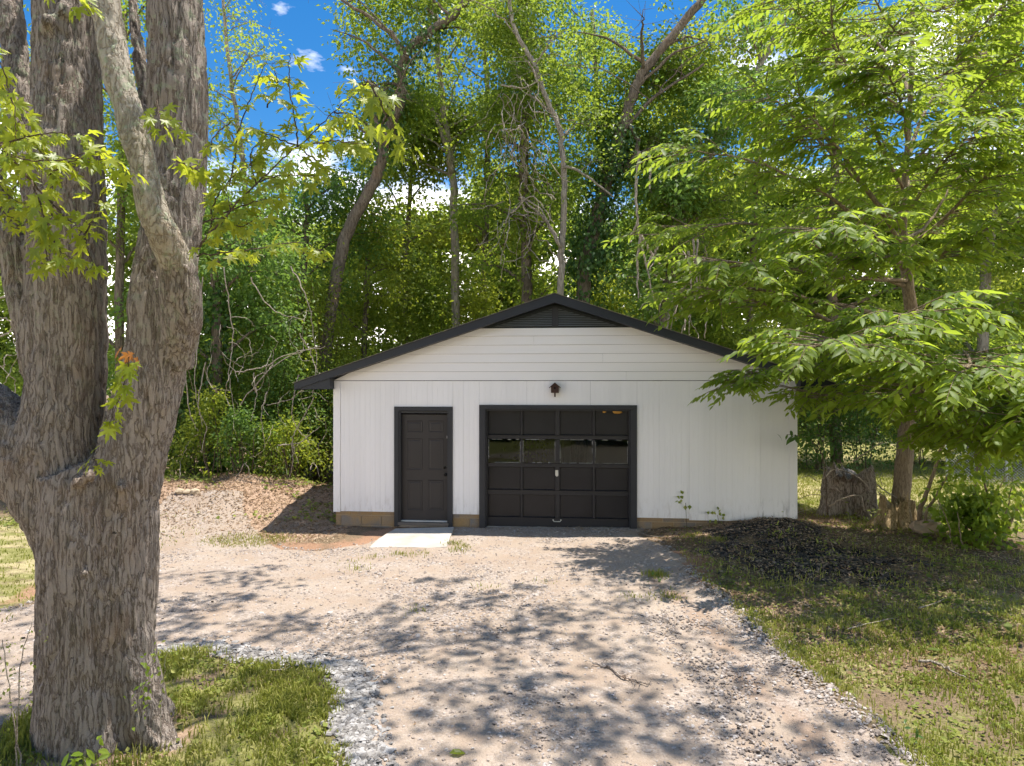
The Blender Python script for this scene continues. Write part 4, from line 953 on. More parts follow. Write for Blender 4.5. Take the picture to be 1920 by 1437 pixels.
# ------------------------------------------------------------------ young chestnut over the garage
croot = thing('chestnut_tree', (P(1690, 960, 13.3).x, 13.3, gz1(P(1690,960,13.3).x, 13.3)), 'young chestnut with long drooping toothed leaves overhanging the right garage corner', 'chestnut tree')
ct = [(1688,1000,13.3),(1690,930,13.3),(1700,800,13.3),(1706,700,13.2),(1710,600,13.0),(1700,510,12.9),(1693,430,12.9),(1700,300,12.9),(1708,150,12.9),(1712,0,12.9),(1716,-160,12.9)]
cc_ = curve([P(*p) for p in ct], 5, .008); cr = np.interp(np.linspace(0, 1, len(cc_)), [0, .1, .25, .45, .7, 1], [.21, .165, .15, .11, .05, .03])
keep(NB().tube(cc_, list(cr), 12).build('trunk', M['bark_chest'], None, True), croot)
CL, CP, CD, CN, CS = NB(), [], [], [], []
def cspray(o, d_, ln, leaf=.18, droop=.35, fan=.8):
    leaf *= 1.12
    d_ = Vector((d_[0], d_[1], d_[2])).normalized(); side = d_.cross(Vector((0, 0, 1)))
    if side.length < .1: side = Vector((1, 0, 0))
    side.normalize(); pts_ = []
    for i in range(6):
        t = i/5; pts_.append(o+d_*ln*t+Vector((0, 0, -droop*ln*t*t)))
    CL.tube(pts_, lerpl(.007, .0025, 6), 4, cap=False)
    nl = int(ln/.05)+1
    for i in range(nl):
        t = (i+.6)/nl; k = min(int(t*5), 4); p = pts_[k].lerp(pts_[k+1], min(1, t*5-k)); sg = 1 if i % 2 else -1
        if i == nl-1: dd = d_+Vector((0, 0, -.5))
        else: dd = side*sg*fan+d_*random.uniform(.4, .9)+Vector((0, 0, random.uniform(-.75, -.15)))
        nn = Vector((random.gauss(0, .5), random.gauss(-.15, .5), 1.0))
        CP.append(tuple(p)); CD.append(tuple(dd)); CN.append(tuple(nn)); CS.append(leaf*random.uniform(.7, 1.15)*(.65 if t > .92 else 1))
def climb(st_t, pts_px, r_, nsub, ln=(.45, .85), leaf=.18, sub=.75, rise=.1, dens=1.4):
    p0 = interp_poly(cc_, st_t); pp = [p0]+[P(*q) for q in pts_px]; c_ = curve(pp, 6, .01)
    CL.tube(c_, lerpl(r_, .008, len(c_)), 6)
    for i in range(3, len(c_)):
        for _ in range(nsub):
            if random.random() < .15: continue
            t = (c_[i]-c_[i-1]).normalized(); az = random.choice((-1, 1))*random.uniform(.3, 1.25)
            hd_ = Vector((t.x, t.y, 0)); hd_ = hd_.normalized() if hd_.length > .05 else Vector((-1, 0, 0)); d_ = Vector((hd_.x*math.cos(az)-hd_.y*math.sin(az), hd_.x*math.sin(az)+hd_.y*math.cos(az), random.uniform(-.15, .25)+rise*t.z))
            l1 = random.uniform(.15, sub); o = c_[i]+d_*l1
            CL.tube([c_[i], o], [.010, .007], 4, cap=False); cspray(o, d_, random.uniform(*ln), leaf)
            if random.random() < .5*dens: cspray(c_[i]+d_*l1*.4, Vector((d_.x+random.gauss(0, .5), d_.y+random.gauss(0, .5), random.uniform(-.2, .2))), random.uniform(*ln)*.8, leaf)
    cspray(c_[-1], (c_[-1]-c_[-3]), ln[1], leaf)
# limb list: start parameter on trunk, pixel path with depth
climb(.38, [(1600,620,12.2),(1510,580,11.2),(1430,570,10.6),(1370,550,10.2)], .05, 2)
climb(.36, [(1600,690,11.8),(1510,690,10.8),(1440,700,10.0),(1390,722,9.8)], .04, 4, (.3,.5), .15, .35)
climb(.40, [(1560,570,11.4),(1450,545,10.6),(1360,545,10.4),(1290,560,10.6)], .04, 1, (.35,.6))
climb(.35, [(1680,690,11.5),(1640,660,10.0),(1580,640,8.8),(1530,650,8.2)], .045, 3, leaf=.19)
climb(.36, [(1760,690,11.8),(1800,660,10.2),(1820,680,8.8),(1810,700,8.0)], .045, 3, leaf=.19)
climb(.34, [(1790,720,12.2),(1860,700,11),(1900,720,9.8),(1960,740,9.0)], .045, 3, leaf=.19)
climb(.37, [(1690,620,11.5),(1700,600,9.8),(1690,590,8.4)], .045, 3, leaf=.19)
climb(.34, [(1740,740,11.8),(1740,730,10.4),(1700,740,9.4)], .035, 3, leaf=.19)
climb(.32, [(1780,800,11.6),(1840,810,10.4),(1900,830,9.8)], .03, 3, leaf=.18)
climb(.35, [(1800,720,11.4),(1880,760,10.2),(1930,790,9.4)], .03, 3, leaf=.19)
climb(.42, [(1780,600,12),(1870,570,11),(1950,560,10)], .045, 3)
climb(.33, [(1620,730,12.3),(1570,740,11.6),(1520,745,11.2)], .03, 2, (.35,.6), .17)
climb(.33, [(1760,780,12.0),(1800,790,10.6),(1850,800,9.8)], .035, 2, leaf=.18)
climb(.47, [(1600,500,12.2),(1490,440,11.6),(1380,420,11.2),(1270,440,11.2)], .045, 2)
climb(.50, [(1620,420,12.2),(1520,350,11.6),(1400,300,11.2),(1290,280,11.2)], .045, 2)
climb(.48, [(1580,520,11.2),(1450,500,10.2),(1350,490,10.0)], .04, 2)
climb(.50, [(1760,480,12),(1850,430,11),(1940,400,10.5)], .04, 3)
climb(.52, [(1650,480,11.4),(1600,440,10.2),(1560,430,9.6)], .04, 3)
climb(.55, [(1780,400,12.4),(1860,320,11.6),(1950,260,11.0)], .04, 3)
climb(.56, [(1640,380,12),(1580,290,11.4),(1540,240,11),(1500,180,11)], .04, 2)
climb(.60, [(1600,330,12.2),(1500,230,11.6),(1420,160,11.4)], .035, 2)
climb(.62, [(1760,320,11.8),(1790,280,10.8),(1830,240,10.2)], .035, 3)
climb(.66, [(1650,270,12.2),(1600,150,11.8),(1560,60,11.6),(1560,-30,11.6)], .035, 2)
climb(.68, [(1760,250,12.2),(1850,150,11.8),(1960,60,11.4)], .035, 3)
climb(.72, [(1690,200,11.6),(1670,150,10.8),(1650,120,10.4)], .03, 3)
climb(.64, [(1700,330,14),(1640,250,14.6),(1560,200,15)], .04, 3)
climb(.58, [(1740,420,14),(1800,330,14.6),(1880,300,15)], .04, 3)
climb(.52, [(1640,480,14),(1560,420,14.6),(1480,400,15)], .04, 3)
climb(.70, [(1740,200,14),(1800,120,14.5),(1870,90,15)], .04, 3)
climb(.78, [(1680,120,14),(1600,50,14.5),(1530,80,15)], .04, 3)
climb(.76, [(1620,150,12.2),(1540,60,11.8),(1460,0,11.6)], .03, 2)
climb(.80, [(1770,140,12.2),(1830,60,11.8),(1890,0,11.6)], .03, 3)
climb(.86, [(1680,60,12),(1640,0,11.6),(1620,-60,11.4)], .025, 2)
climb(.9, [(1760,20,12.2),(1800,-40,12)], .025, 2)
CP, CD, CN, CS = map(np.array, (CP, CD, CN, CS)); print('chestnut leaves', len(CP))
order = np.argsort(np.linalg.norm(CP-np.array([0, 0, CAMZ]), axis=1)/CS)
vis = (np.abs(CP[:, 0]/CP[:, 1]) < .75) & (np.abs((CP[:, 2]-CAMZ)/CP[:, 1]) < .56); order = np.array([i for i in order if vis[i]]+[i for i in order if not vis[i]])
lm = [NB().add(TL[0]*np.array([k*.85, 1, 1]), TL[1]).mesh('leaf', M['leaf_chest_o'], True) for k in (.9, 1.1)]
for i in order[:296]: place_leaf(lm[i % 2], croot, CP[i], CD[i], CN[i], CS[i])
rest = order[296:]; lv = NB(); put(lv, TL, CP[rest], CD[rest], CN[rest], CS[rest], rng.random(len(rest)))
o = lv.build('crown', M['leaf_chest'], None, True); o['kind'] = 'stuff'; keep(o, croot)
o = CL.build('branches', M['bark_chest'], None, True); o['kind'] = 'stuff'; keep(o, croot)
T += len(rest)*4

# ------------------------------------------------------------------ stumps, rock, leafy shrub at the right
def stump(name, label, u, v, Yv, prof, mat, seed, hollow=0.0, lobes=7, amp=.12, kk=48):
    r_ = random.Random(seed); b_ = P(u, v, Yv); z = gz1(b_.x, Yv); V = []; ph = [r_.uniform(0, 6.28) for _ in range(6)]
    nr = len(prof)
    for i, (h_, ra) in enumerate(prof):
        low = 1-i/(nr-1)
        for j in range(kk):
            th = 2*math.pi*j/kk
            q = 1+amp*(.35+low)*math.sin(lobes*th+ph[0])+.05*math.sin(13*th+ph[1]+h_*5)+.03*math.sin(29*th+ph[2])+.05*r_.uniform(-1, 1)
            if hollow and math.cos(th-4.3) > .55 and .03 < h_ < prof[-1][0]*.8: q *= 1-hollow*min(1, (math.cos(th-4.3)-.55)*3)
            hj = h_+(r_.uniform(-.12, .14)+.10*math.sin(3*th+ph[3]) if i == nr-1 and h_ > .4 else r_.uniform(-.008, .008))
            V.append((ra*q*math.cos(th), ra*q*math.sin(th), hj))
    F = [(i*kk+j, i*kk+(j+1) % kk, (i+1)*kk+(j+1) % kk, (i+1)*kk+j) for i in range(nr-1) for j in range(kk)]
    root = thing(name, (b_.x, Yv, z), label, 'tree stump'); NB().add(V, F).build('trunk', mat, root, False)
    top = [V[(nr-1)*kk+j] for j in range(kk)]; zc = prof[-1][0]-.05
    V2 = top+[(x*.5+r_.uniform(-.02, .02), y*.5+r_.uniform(-.02, .02), zc+r_.uniform(-.06, .03)) for x, y, _ in top]+[(0, 0, zc-.05)]
    F2 = [(j, (j+1) % kk, kk+(j+1) % kk, kk+j) for j in range(kk)]+[(kk+j, kk+(j+1) % kk, 2*kk) for j in range(kk)]
    NB().add(V2, F2).build('cut_top', mat, root, False); return root
stump('rotten_stump', 'large rotten grey-brown tree stump with hollow side by the garage corner', 1592, 955, 13.9, [(-.1,.62),(.05,.56),(.15,.52),(.3,.49),(.5,.47),(.7,.46),(.9,.45)], M['stump_old'], 3, .6, 6, .17)
stump('cut_stump', 'short tan flared tree stump at the foot of the young chestnut', 1682, 985, 12.75, [(-.08,.46),(.02,.42),(.08,.37),(.2,.31),(.35,.275),(.48,.27)], M['stump_new'], 5, 0, 6, .17)
sv = NB()
for k in range(28):
    x, y = P(random.uniform(1530, 1660), 900, 13.6).x, random.uniform(13.3, 13.9); z = gz1(x, y)+random.uniform(.3, 1.0)
    a_ = Vector((x, y, z)); d_ = Vector((random.gauss(0, .45), random.gauss(0, .15), random.gauss(-.05, .3)))
    sv.tube(curve([a_, a_+d_*.5+Vector((0, 0, random.uniform(0, .15))), a_+d_], 3), [random.uniform(.004, .009)]*7, 4, cap=False)
for px in ([(1600,865,13.5),(1630,845,13.4),(1655,828,13.3)], [(1638,905,13.5),(1665,925,13.2),(1690,938,12.9)], [(1555,950,13.1),(1580,935,13.0),(1612,930,13.0),(1622,960,12.9)], [(1540,900,13.2),(1570,880,13.2),(1620,905,13.1),(1640,945,13.0)]):
    c_ = curve([P(*q) for q in px], 5, .006); sv.tube(c_, lerpl(.016, .008, len(c_)), 5)
o = sv.build('dead_twigs', M['vine'], None, True); tag(o, 'dry dead twigs and vine stems draped over the large rotten stump', 'twigs')
def lumpy(name, label, cat, c, rx, ry, rz2, mat, seed, sub=3, am=.22):
    import bmesh
    bm = bmesh.new(); bmesh.ops.create_icosphere(bm, subdivisions=sub, radius=1); vs = np.array([v.co[:] for v in bm.verts])
    d_ = 1+am*2*(vnoise(vs*1.6+seed*5+9, seed)-.5)+am*.6*(vnoise(vs*4.5+seed*3+9, seed+1)-.5)
    for v, q in zip(bm.verts, d_): v.co = (v.co.x*q*rx, v.co.y*q*ry, v.co.z*q*rz2)
    me_ = bpy.data.meshes.new(name); bm.to_mesh(me_); bm.free(); me_.materials.append(mat); o_ = link(name, me_); o_.location = c
    return tag(o_, label, cat)
rk = P(1735, 995, 12.3); lumpy('rock', 'tan angular rock lying beside the short stump', 'rock', (rk.x, rk.y, gz1(rk.x, rk.y)+.08), .30, .22, .17, M['rock'], 4, 3, .3)
for i, (u, v) in enumerate(((352,921),(337,925),(366,918))):
    q = P(u, v, 14.2); lumpy('rock', ['pale broken rock at left end of the mulch mound, middle one','pale rock nearest the maple trunk on the mulch mound','pale rock right of two others on the mulch mound'][i], 'rock', (q.x, q.y, gz1(q.x, q.y)+.03), .10, .08, .07, M['mortar'], 7+i, 2, .3)
# multi-stem leafy shrub at the right
sx, sy = P(1830, 1010, 11.6).x, 11.6
r1 = shrub('leafy_shrub', 'leafy green multi-stemmed shrub in front of the fence', 'shrub', sx, sy, .85, .75, 'leaf_chest', 1300, .12, TW, 4, None, .0)
sb = NB()
for (px, r_) in (([(1725,960,12.3),(1745,900,12),(1770,830,11.8)], .045), ([(1735,965,12.2),(1770,905,12),(1800,860,11.8)], .03), ([(1830,1010,11.6),(1828,930,11.6),(1835,850,11.5)], .03), ([(1862,980,11.6),(1845,900,11.5),(1830,850,11.5),(1828,800,11.4)], .022), ([(1885,1000,11.5),(1905,960,11.4),(1940,915,11.3)], .035),
                 ([(1790,1040,11.2),(1775,980,11.2),(1755,930,11.2)], .012), ([(1880,985,11.4),(1893,930,11.4),(1900,870,11.4)], .014), ([(1850,960,11.4),(1870,920,11.4),(1890,890,11.4)], .014), ([(1812,1040,11.1),(1800,1000,11.1),(1795,960,11.1)], .014)):
    c_ = curve([P(*q) for q in px], 5, .008); b_ = c_[0].copy(); b_.z = gz1(b_.x, b_.y)-.05; c_ = [b_]+c_; sb.tube(c_, lerpl(r_, r_*.45, len(c_)), 7)
keep(sb.build('stems', M['bark_chest'], None, True), r1)
lv = NB()
for k in range(60):
    u = random.uniform(1760, 1960); v = random.uniform(800, 960); q = np.array(P(u, v, random.uniform(10.6, 11.8)))
    p, d_, n_ = clump(q, 14, .14, .6); put(lv, TL, p, d_, n_, rng.uniform(.10, .17, 14), rng.random(14))
o = lv.build('foliage', M['leaf_chest'], None, True); o['kind'] = 'stuff'; keep(o, r1)
# dogwood-like sprig by the garage corner
sp = thing('corner_sapling', (P(1545, 960, 12.1).x, 12.1, 0.1), 'thin sapling with broad leaves leaning over the right garage corner', 'sapling')
c_ = curve([P(1552,965,12.2), P(1548,900,12.0), P(1540,850,11.9), P(1515,822,11.7), P(1475,815,11.6)], 6, .006); tw = NB().tube(c_, lerpl(.014, .004, len(c_)), 5)
keep(tw.build('stem', M['twig'], None, True), sp); lv = NB()
for k in range(36):
    q = np.array(interp_poly(c_, random.uniform(.5, 1)))+rng.normal(size=3)*np.array([.12, .1, .07]); d_ = rng.normal(size=(1, 3))*.6+np.array([[-.2, -.2, -.6]])
    put(lv, TL, q[None], d_, np.array([[random.gauss(0, .4), -.5, .8]]), np.array([random.uniform(.12, .2)]), rng.random(1))
o = lv.build('foliage', M['leaf_ivy'], None, True); o['kind'] = 'stuff'; keep(o, sp)
# seedlings on the wall foot
for (u, v, k, s_, lab) in ((1285,943,9,.09,'small green seedling growing against the white wall right of the garage door'),(1345,966,14,.08,'low leafy weed at the foundation right of the garage door')):
    c = L2W(W(u, v, .05)[0], -.07, W(u, v, .05)[1]); rt = thing('wall_seedling', (c.x, c.y, 0), lab, 'seedling', 'seedlings at the garage wall'); b_ = Vector((c.x+.02, c.y-.02, gz1(c.x, c.y)))
    keep(NB().tube([b_, (b_+c)/2, c], .004, 4).build('stem', M['twig'], None, True), rt); lv = NB(); p, d_, n_ = clump(np.array(c), k, np.array([.07, .03, .06])); n_ += np.array([0, -1, 0]); put(lv, TW, p, d_, n_, np.full(k, s_), rng.random(k)); o = lv.build('leaves', M['weeds']); o['kind'] = 'stuff'; keep(o, rt)

# ------------------------------------------------------------------ dead vines
def vines(name, label, paths, Yv, r0, rnd=0, box=None, loc=None):
    nb = NB()
    for px in paths:
        c_ = curve([P(u, v, Yv+random.uniform(-.1, .1)) for u, v in px], 6, .012); nb.tube(c_, lerpl(r0, r0*.45, len(c_)), 5, cap=False)
    for k in range(rnd):
        u0, u1, v0, v1 = box; u = random.uniform(u0, u1); v = random.uniform(v0, v1); p = [(u, v)]; a_ = random.uniform(0, 6.28)
        for s_ in range(random.randint(3, 6)): a_ += random.gauss(0, .7); p.append((p[-1][0]+math.cos(a_)*16, p[-1][1]+abs(math.sin(a_))*24))
        c_ = curve([P(uu, vv, Yv+random.uniform(-.5, .6)) for uu, vv in p], 4, .01); nb.tube(c_, [random.uniform(.25, .6)*r0]*len(c_), 4, cap=False)
    return tag(nb.build(name, M['vine'], None, True), label, 'dead vine')
vines('vine_tangle', 'tangle of pale dead vines hanging left of the garage eave', [
 [(440,697),(490,690),(530,668),(575,655),(600,650)], [(450,760),(500,700),(550,665),(610,650)], [(560,625),(585,665),(592,700),(585,740),(560,750)], [(545,500),(575,560),(590,640),(596,700)],
 [(475,700),(480,740),(470,790)], [(590,745),(560,800),(548,830),(560,870)], [(560,700),(548,760),(555,800),(580,830)], [(500,735),(490,780),(497,840)], [(600,700),(570,730),(540,750),(500,760)],
 [(520,835),(560,830),(600,800)], [(548,830),(548,870),(540,900)], [(380,520),(372,640),(365,720),(380,800)], [(385,680),(372,760),(385,800),(378,850)], [(345,700),(358,780),(372,810)], [(580,880),(590,870),(600,895)], [(440,900),(460,870),(470,895)],
 [(420,500),(430,580),(436,640),(430,700),(440,780)], [(470,520),(500,570),(530,590),(570,600)]], 15.2, .0145, 28, (340, 610, 560, 860))
vines('hanging_vine', 'long pale bare vine hanging down above the right roof slope', [[(1200,285),(1193,340),(1194,400),(1200,450),(1212,500),(1225,560)], [(1200,450),(1196,500),(1197,560)], [(1200,440),(1225,480),(1240,500)], [(1215,285),(1220,320),(1218,355)], [(1195,420),(1184,440),(1182,455)], [(1212,500),(1230,470),(1235,455)]], 16.5, .040)
vines('hanging_vine', 'pair of thin hanging stems right of the roof slope vine', [[(1300,450),(1303,500),(1310,560)], [(1308,450),(1306,510),(1312,570)], [(1290,470),(1296,530),(1300,560)]], 17, .03, 14, (1260, 1330, 440, 560))
vines('hanging_vine', 'brushy cluster of grey dead twigs beside the vine wrapped trunk', [[(990,115),(1010,160),(1000,200)], [(940,160),(980,165),(1010,150)], [(960,400),(1000,370),(1040,420)], [(975,370),(1010,390),(1030,420),(1045,440)]], 17.6, .025, 60, (930, 1010, 130, 440))
vines('fallen_branch', 'bare arching dead branches at the wood edge by the far left', [[(-20,640),(20,620),(15,600),(0,595)], [(0,560),(30,560),(50,600)], [(0,480),(30,500),(60,490)]], 14, .02, 16, (-20, 70, 480, 700))

# ------------------------------------------------------------------ chain link fence
fx0, fx1, fy0, fy1 = P(1775, 900, 18.6).x, P(2010, 900, 17.0).x, 18.6, 17.0
fr = thing('chain_link_fence', (fx0, fy0, gz1(fx0, fy0)), 'galvanised chain link fence across the lawn at the right', 'fence')
fp = lambda t, z: Vector((fx0+(fx1-fx0)*t, fy0+(fy1-fy0)*t, z+.0))
FL = math.hypot(fx1-fx0, fy1-fy0); n_ = int(FL/.075); fw = NB(); H = 1.15
for k in range(-int(H/.075), n_):
    for sg in (0, 1):
        t0_, t1_ = k*.075/FL, (k*.075+H)/FL; za, zb_ = (0.03, H) if sg == 0 else (H, .03)
        if t0_ < 0: f = -t0_/(t1_-t0_); za = za+(zb_-za)*f; t0_ = 0
        if t1_ > 1: f = (1-t0_)/(t1_-t0_); zb_ = za+(zb_-za)*f; t1_ = 1
        if t1_ > t0_: fw.tube([fp(t0_, za), fp(t1_, zb_)], .003, 3, cap=False)
o = fw.build('chain_link', M['wire']); o['kind'] = 'stuff'; keep(o, fr)
for k in range(3): keep(NB().tube([fp(k/2, -.1), fp(k/2, H+.08)], .03, 8).build('post', M['wire'], None, True), fr)
keep(NB().tube([fp(0, H), fp(1, H)], .02, 8).build('top_rail', M['wire'], None, True), fr)

# ------------------------------------------------------------------ gravel, litter, grass
def scatter(n, x0, x1, y0, y1):
    return rng.uniform(x0, x1, n), rng.uniform(y0, y1, n)
CUBE = np.array([(-1,-1,-.5),(1,-1,-.5),(1,1,-.5),(-1,1,-.5),(-.6,-.6,.6),(.6,-.6,.6),(.6,.6,.6),(-.6,.6,.6)])*.5
CF = np.array([(4,5,6,7),(0,1,5,4),(1,2,6,5),(2,3,7,6),(3,0,4,7)])
def stones(name, x, y, z, s, mat, flat=.75):
    n = len(x); a = rng.uniform(0, 6.28, n); V = CUBE[None]*(1+rng.uniform(-.35, .35, (n, 8, 3))); V = V*np.stack([rng.uniform(.7, 1.4, n), np.ones(n), rng.uniform(.5, 1, n)*flat], 1)[:, None, :]
    tl = rng.normal(size=n)*.35; c_, s_ = np.cos(tl)[:, None], np.sin(tl)[:, None]; V = np.stack([V[..., 0]*c_-V[..., 2]*s_, V[..., 1], V[..., 0]*s_+V[..., 2]*c_], -1)
    c_, s_ = np.cos(a)[:, None], np.sin(a)[:, None]; V = np.stack([V[..., 0]*c_-V[..., 1]*s_, V[..., 0]*s_+V[..., 1]*c_, V[..., 2]], -1)
    V = V*s[:, None, None]+np.stack([x, y, z], 1)[:, None, :]
    F = (CF[None]+(np.arange(n)*8)[:, None, None]).reshape(-1, 4)
    o = NB().add(V.reshape(-1, 3), F, np.repeat(rng.random(n), 8)).build(name, mat); tag(o, kind='stuff'); return o
x, y = scatter(150000, -6.5, 4.2, 4.2, 12.8); sd = drive_sd(x, y); pat = n2(x, y, 1.4, 71)
vis = np.abs(x/y) < .8
pr = np.where(sd > -.12, sst(.46, .70, pat)*.45+.09, 0)+.9*np.exp(-((sd+.02)/.17)**2)*(x > 1.2)*(y < 9.8)
pr *= np.clip(8.0/y, .35, 1)**1.2
ok = (rng.random(len(x)) < pr) & vis; x, y = x[ok], y[ok]; print('stones', len(x))
s = rng.uniform(.009, .030, len(x))*(1+.7*(rng.random(len(x)) < .06)); stones('gravel', x, y, dz(x, y)+s*.12, s, M['stones'])
# fresh bluish gravel by the grass island and along its top edge
x, y = scatter(40000, -3.9, -.4, 4.2, 7.6); sd = -polysd(x, y, ISLE); d_ = np.exp(-((sd-.12)/.13)**2)*((x > -1.9)*(y < 6.6)*1.0+(y > 6.3)*.35)+np.exp(-((sd-.05)/.12)**2)*.3
ok = rng.random(len(x)) < d_*.8; x, y = x[ok], y[ok]; print('fresh', len(x)); s = rng.uniform(.022, .05, len(x)); stones('fresh_gravel', x, y, dz(x, y)+s*.2, s, M['stones_blue'])
# charred lumps
x, y = scatter(60000, 2.2, 6.8, 8.6, 12.6); mk = masks(x, y); ok = rng.random(len(x)) < np.clip(mk['ash']-.25, 0, 1)*.5; x, y = x[ok], y[ok]; s = rng.uniform(.012, .05, len(x)); print('ash', len(x))
stones('charred_debris', x, y, gz(x, y)+s*.15, s, M['ashlump'], .6)
# mulch chips, dead leaves
def litter(name, n, box, prob, mat, size, tpl, lift=.01, flat=.25, k=None):
    x, y = scatter(n, *box); ok = rng.random(n) < prob(x, y); x, y = x[ok], y[ok]; m_ = len(x); nb = NB(); a = rng.uniform(0, 6.28, m_)
    put(nb, tpl, np.stack([x, y, gz(x, y)+lift], 1), np.stack([np.cos(a), np.sin(a), rng.normal(size=m_)*flat], 1), np.stack([rng.normal(size=m_)*flat, rng.normal(size=m_)*flat, np.ones(m_)], 1), rng.uniform(*size, m_), rng.random(m_))
    o = nb.build(name, mat); tag(o, kind='stuff'); print(name, m_); return o
litter('mulch_chips', 60000, (-9, -3, 11.8, 17.5), lambda x, y: np.clip(masks(x, y)['mulch'], 0, 1)*.5, M['deadleaf'], (.03, .085), TN, .012, .35)
litter('leaf_litter', 75000, (1.6, 8.5, 6.0, 14), lambda x, y: np.clip(sst(.1, -.3, drive_sd(x, y)), 0, 1)*.5*(1-.5*sst(.2, .5, masks(x, y)['ash'])), M['deadleaf'], (.025, .075), TN, .015, .3)
litter('wall_litter', 5000, (-3.6, 4.5, 12.0, 13.1), lambda x, y: .5*np.exp(-((y-(12.78-.09*(x-.8)))/.22)**2), M['deadleaf'], (.02, .06), TN, .012, .3)
litter('driveway_specks', 5000, (-6, 4, 4.8, 12.5), lambda x, y: (drive_sd(x, y) > .1)*.16, M['deadleaf'], (.015, .05), TN, .016, .15)
def weed_prob(x, y):
    m = masks(x, y); return (np.clip(m['grass'], 0, 1)*.6*sst(-.05, -.25, drive_sd(x, y))*sst(.42, .58, n2(x, y, 1.8, 81))+.07*sst(-.05, -.35, drive_sd(x, y))*sst(1.4, 1.8, x))*(1-sst(.5, .9, m['mulch']))*(1-.9*sst(.2, .5, m['ash']))
litter('ground_weeds', 90000, (1.2, 9.5, 4.3, 15.5), weed_prob, M['weeds'], (.02, .055), TW, .028, .5)
litter('island_weeds', 9000, (-4, -1, 4.2, 7), lambda x, y: sst(0, .15, polysd(x, y, ISLE))*.45*sst(.4, .6, n2(x, y, 2.2, 82)), M['weeds'], (.02, .055), TW, .03, .5)
litter('far_left_weeds', 16000, (-11, -3.4, 13.3, 18.5), lambda x, y: .35*sst(.45, .6, n2(x, y, 1.2, 83)), M['weeds'], (.04, .11), TW, .05, .5)
# fallen green leaves on the right slope
lmesh = NB().add(TL[0]*np.array([1.5, 1, .4]), TL[1]).mesh('fallen_leaf', M['weeds'])
for (u, v, s_, lab) in ((1487,1100,.20,'pale leaf lying on the middle of the ash pile'),(1508,1060,.15,'light leaf on the upper slope of the ash pile'),(1705,1073,.17,'pale leaf at the right tip of the ash pile'),(1740,1082,.16,'pale green leaf just right of the ash pile tip'),
   (1845,1062,.19,'green leaf lying below the leafy shrub'),(1838,1080,.17,'second pale leaf below the leafy shrub, slightly nearer'),(1782,1104,.22,'long pale leaf between ash pile and thin pale twig'),(1762,1122,.18,'wide pale leaf beside the thin pale twig'),
   (1808,1127,.15,'small round pale leaf right of the thin pale twig'),(1892,1188,.15,'almost white leaf at the right edge of the slope'),(1765,1222,.14,'pale leaf above the long pale branch'),(1845,1100,.15,'small leaf in weeds right of the long pale leaf'),(1505,1162,.12,'small leaf by the curved twig'),(1598,1260,.10,'tiny pale leaf near the gravel ridge')):
    gx_, gy_ = G(u, v, .05); o = bpy.data.objects.new('fallen_leaf', lmesh); col.objects.link(o); o.scale = (s_, s_, s_)
    o.location = (gx_, gy_, gz1(gx_, gy_)+.045); o.rotation_euler = (random.gauss(-.1, .25), random.gauss(0, .25), random.uniform(0, 6.28))
    tag(o, lab, 'leaf', 'fallen leaves on the right slope')
q = G(855, 1419); o = link('fallen_leaf', NB().add(TL[0]*np.array([1.3, 1, 1.6]), TL[1]).mesh('yellow_leaf', M['leaf_maple'])); o.location = (q[0]-.05, q[1], gz1(*q)+.03); o.rotation_euler = (.1, .3, R(-80)); o.scale = (.12,)*3; tag(o, 'single yellow-green fallen leaf on the gravel near the bottom', 'leaf')
# sticks
def stick(label, px, r_, mat='vine', zoff=.02, extra=0, name='stick'):
    pts_ = []
    for (u, v) in px: gx_, gy_ = G(u, v); pts_.append(Vector((gx_, gy_, gz1(gx_, gy_)+zoff)))
    c_ = curve(pts_, 5, r_*.4); nb = NB().tube(c_, lerpl(r_, r_*.4, len(c_)), 6)
    for k in range(extra):
        p = random.choice(c_); a_ = random.uniform(0, 6.28); l_ = random.uniform(.04, .16); nb.tube([p, p+Vector((math.cos(a_)*l_, math.sin(a_)*l_, random.uniform(0, .02)))], [.004, .002], 3)
    return tag(nb.build(name, M[mat], None, True), label, 'stick')
stick('reddish brown frayed twig lying on the gravel driveway', [(1112,1250),(1145,1256),(1165,1275),(1185,1279),(1215,1290)], .012, 'stump_old', .028, 26)
stick('long pale branch lying in the right grass', [(1722,1249),(1760,1256),(1785,1270),(1810,1280)], .016, 'vine', .05, 3)
stick('thin pale twig among weeds on the right slope', [(1722,1153),(1745,1142),(1775,1130)], .008, 'vine', .05, 1)
stick('curved twig near the ash pile edge', [(1590,1190),(1630,1180),(1680,1172)], .007, 'vine', .05, 2)
stick('short twig lying on the grass left of the gravel', [(505,1263),(530,1262),(545,1256)], .008, 'vine', .04, 1)
stick('dry twig leaning at the foot of the maple', [(275,1360),(310,1372),(325,1390)], .008, 'vine', .10, 6)
for (px, lab) in (([(1200,1000),(1225,1008),(1260,1012)], 'dry stem by the right foot of the garage door'),): stick(lab, px, .007, 'vine', .03, 4)

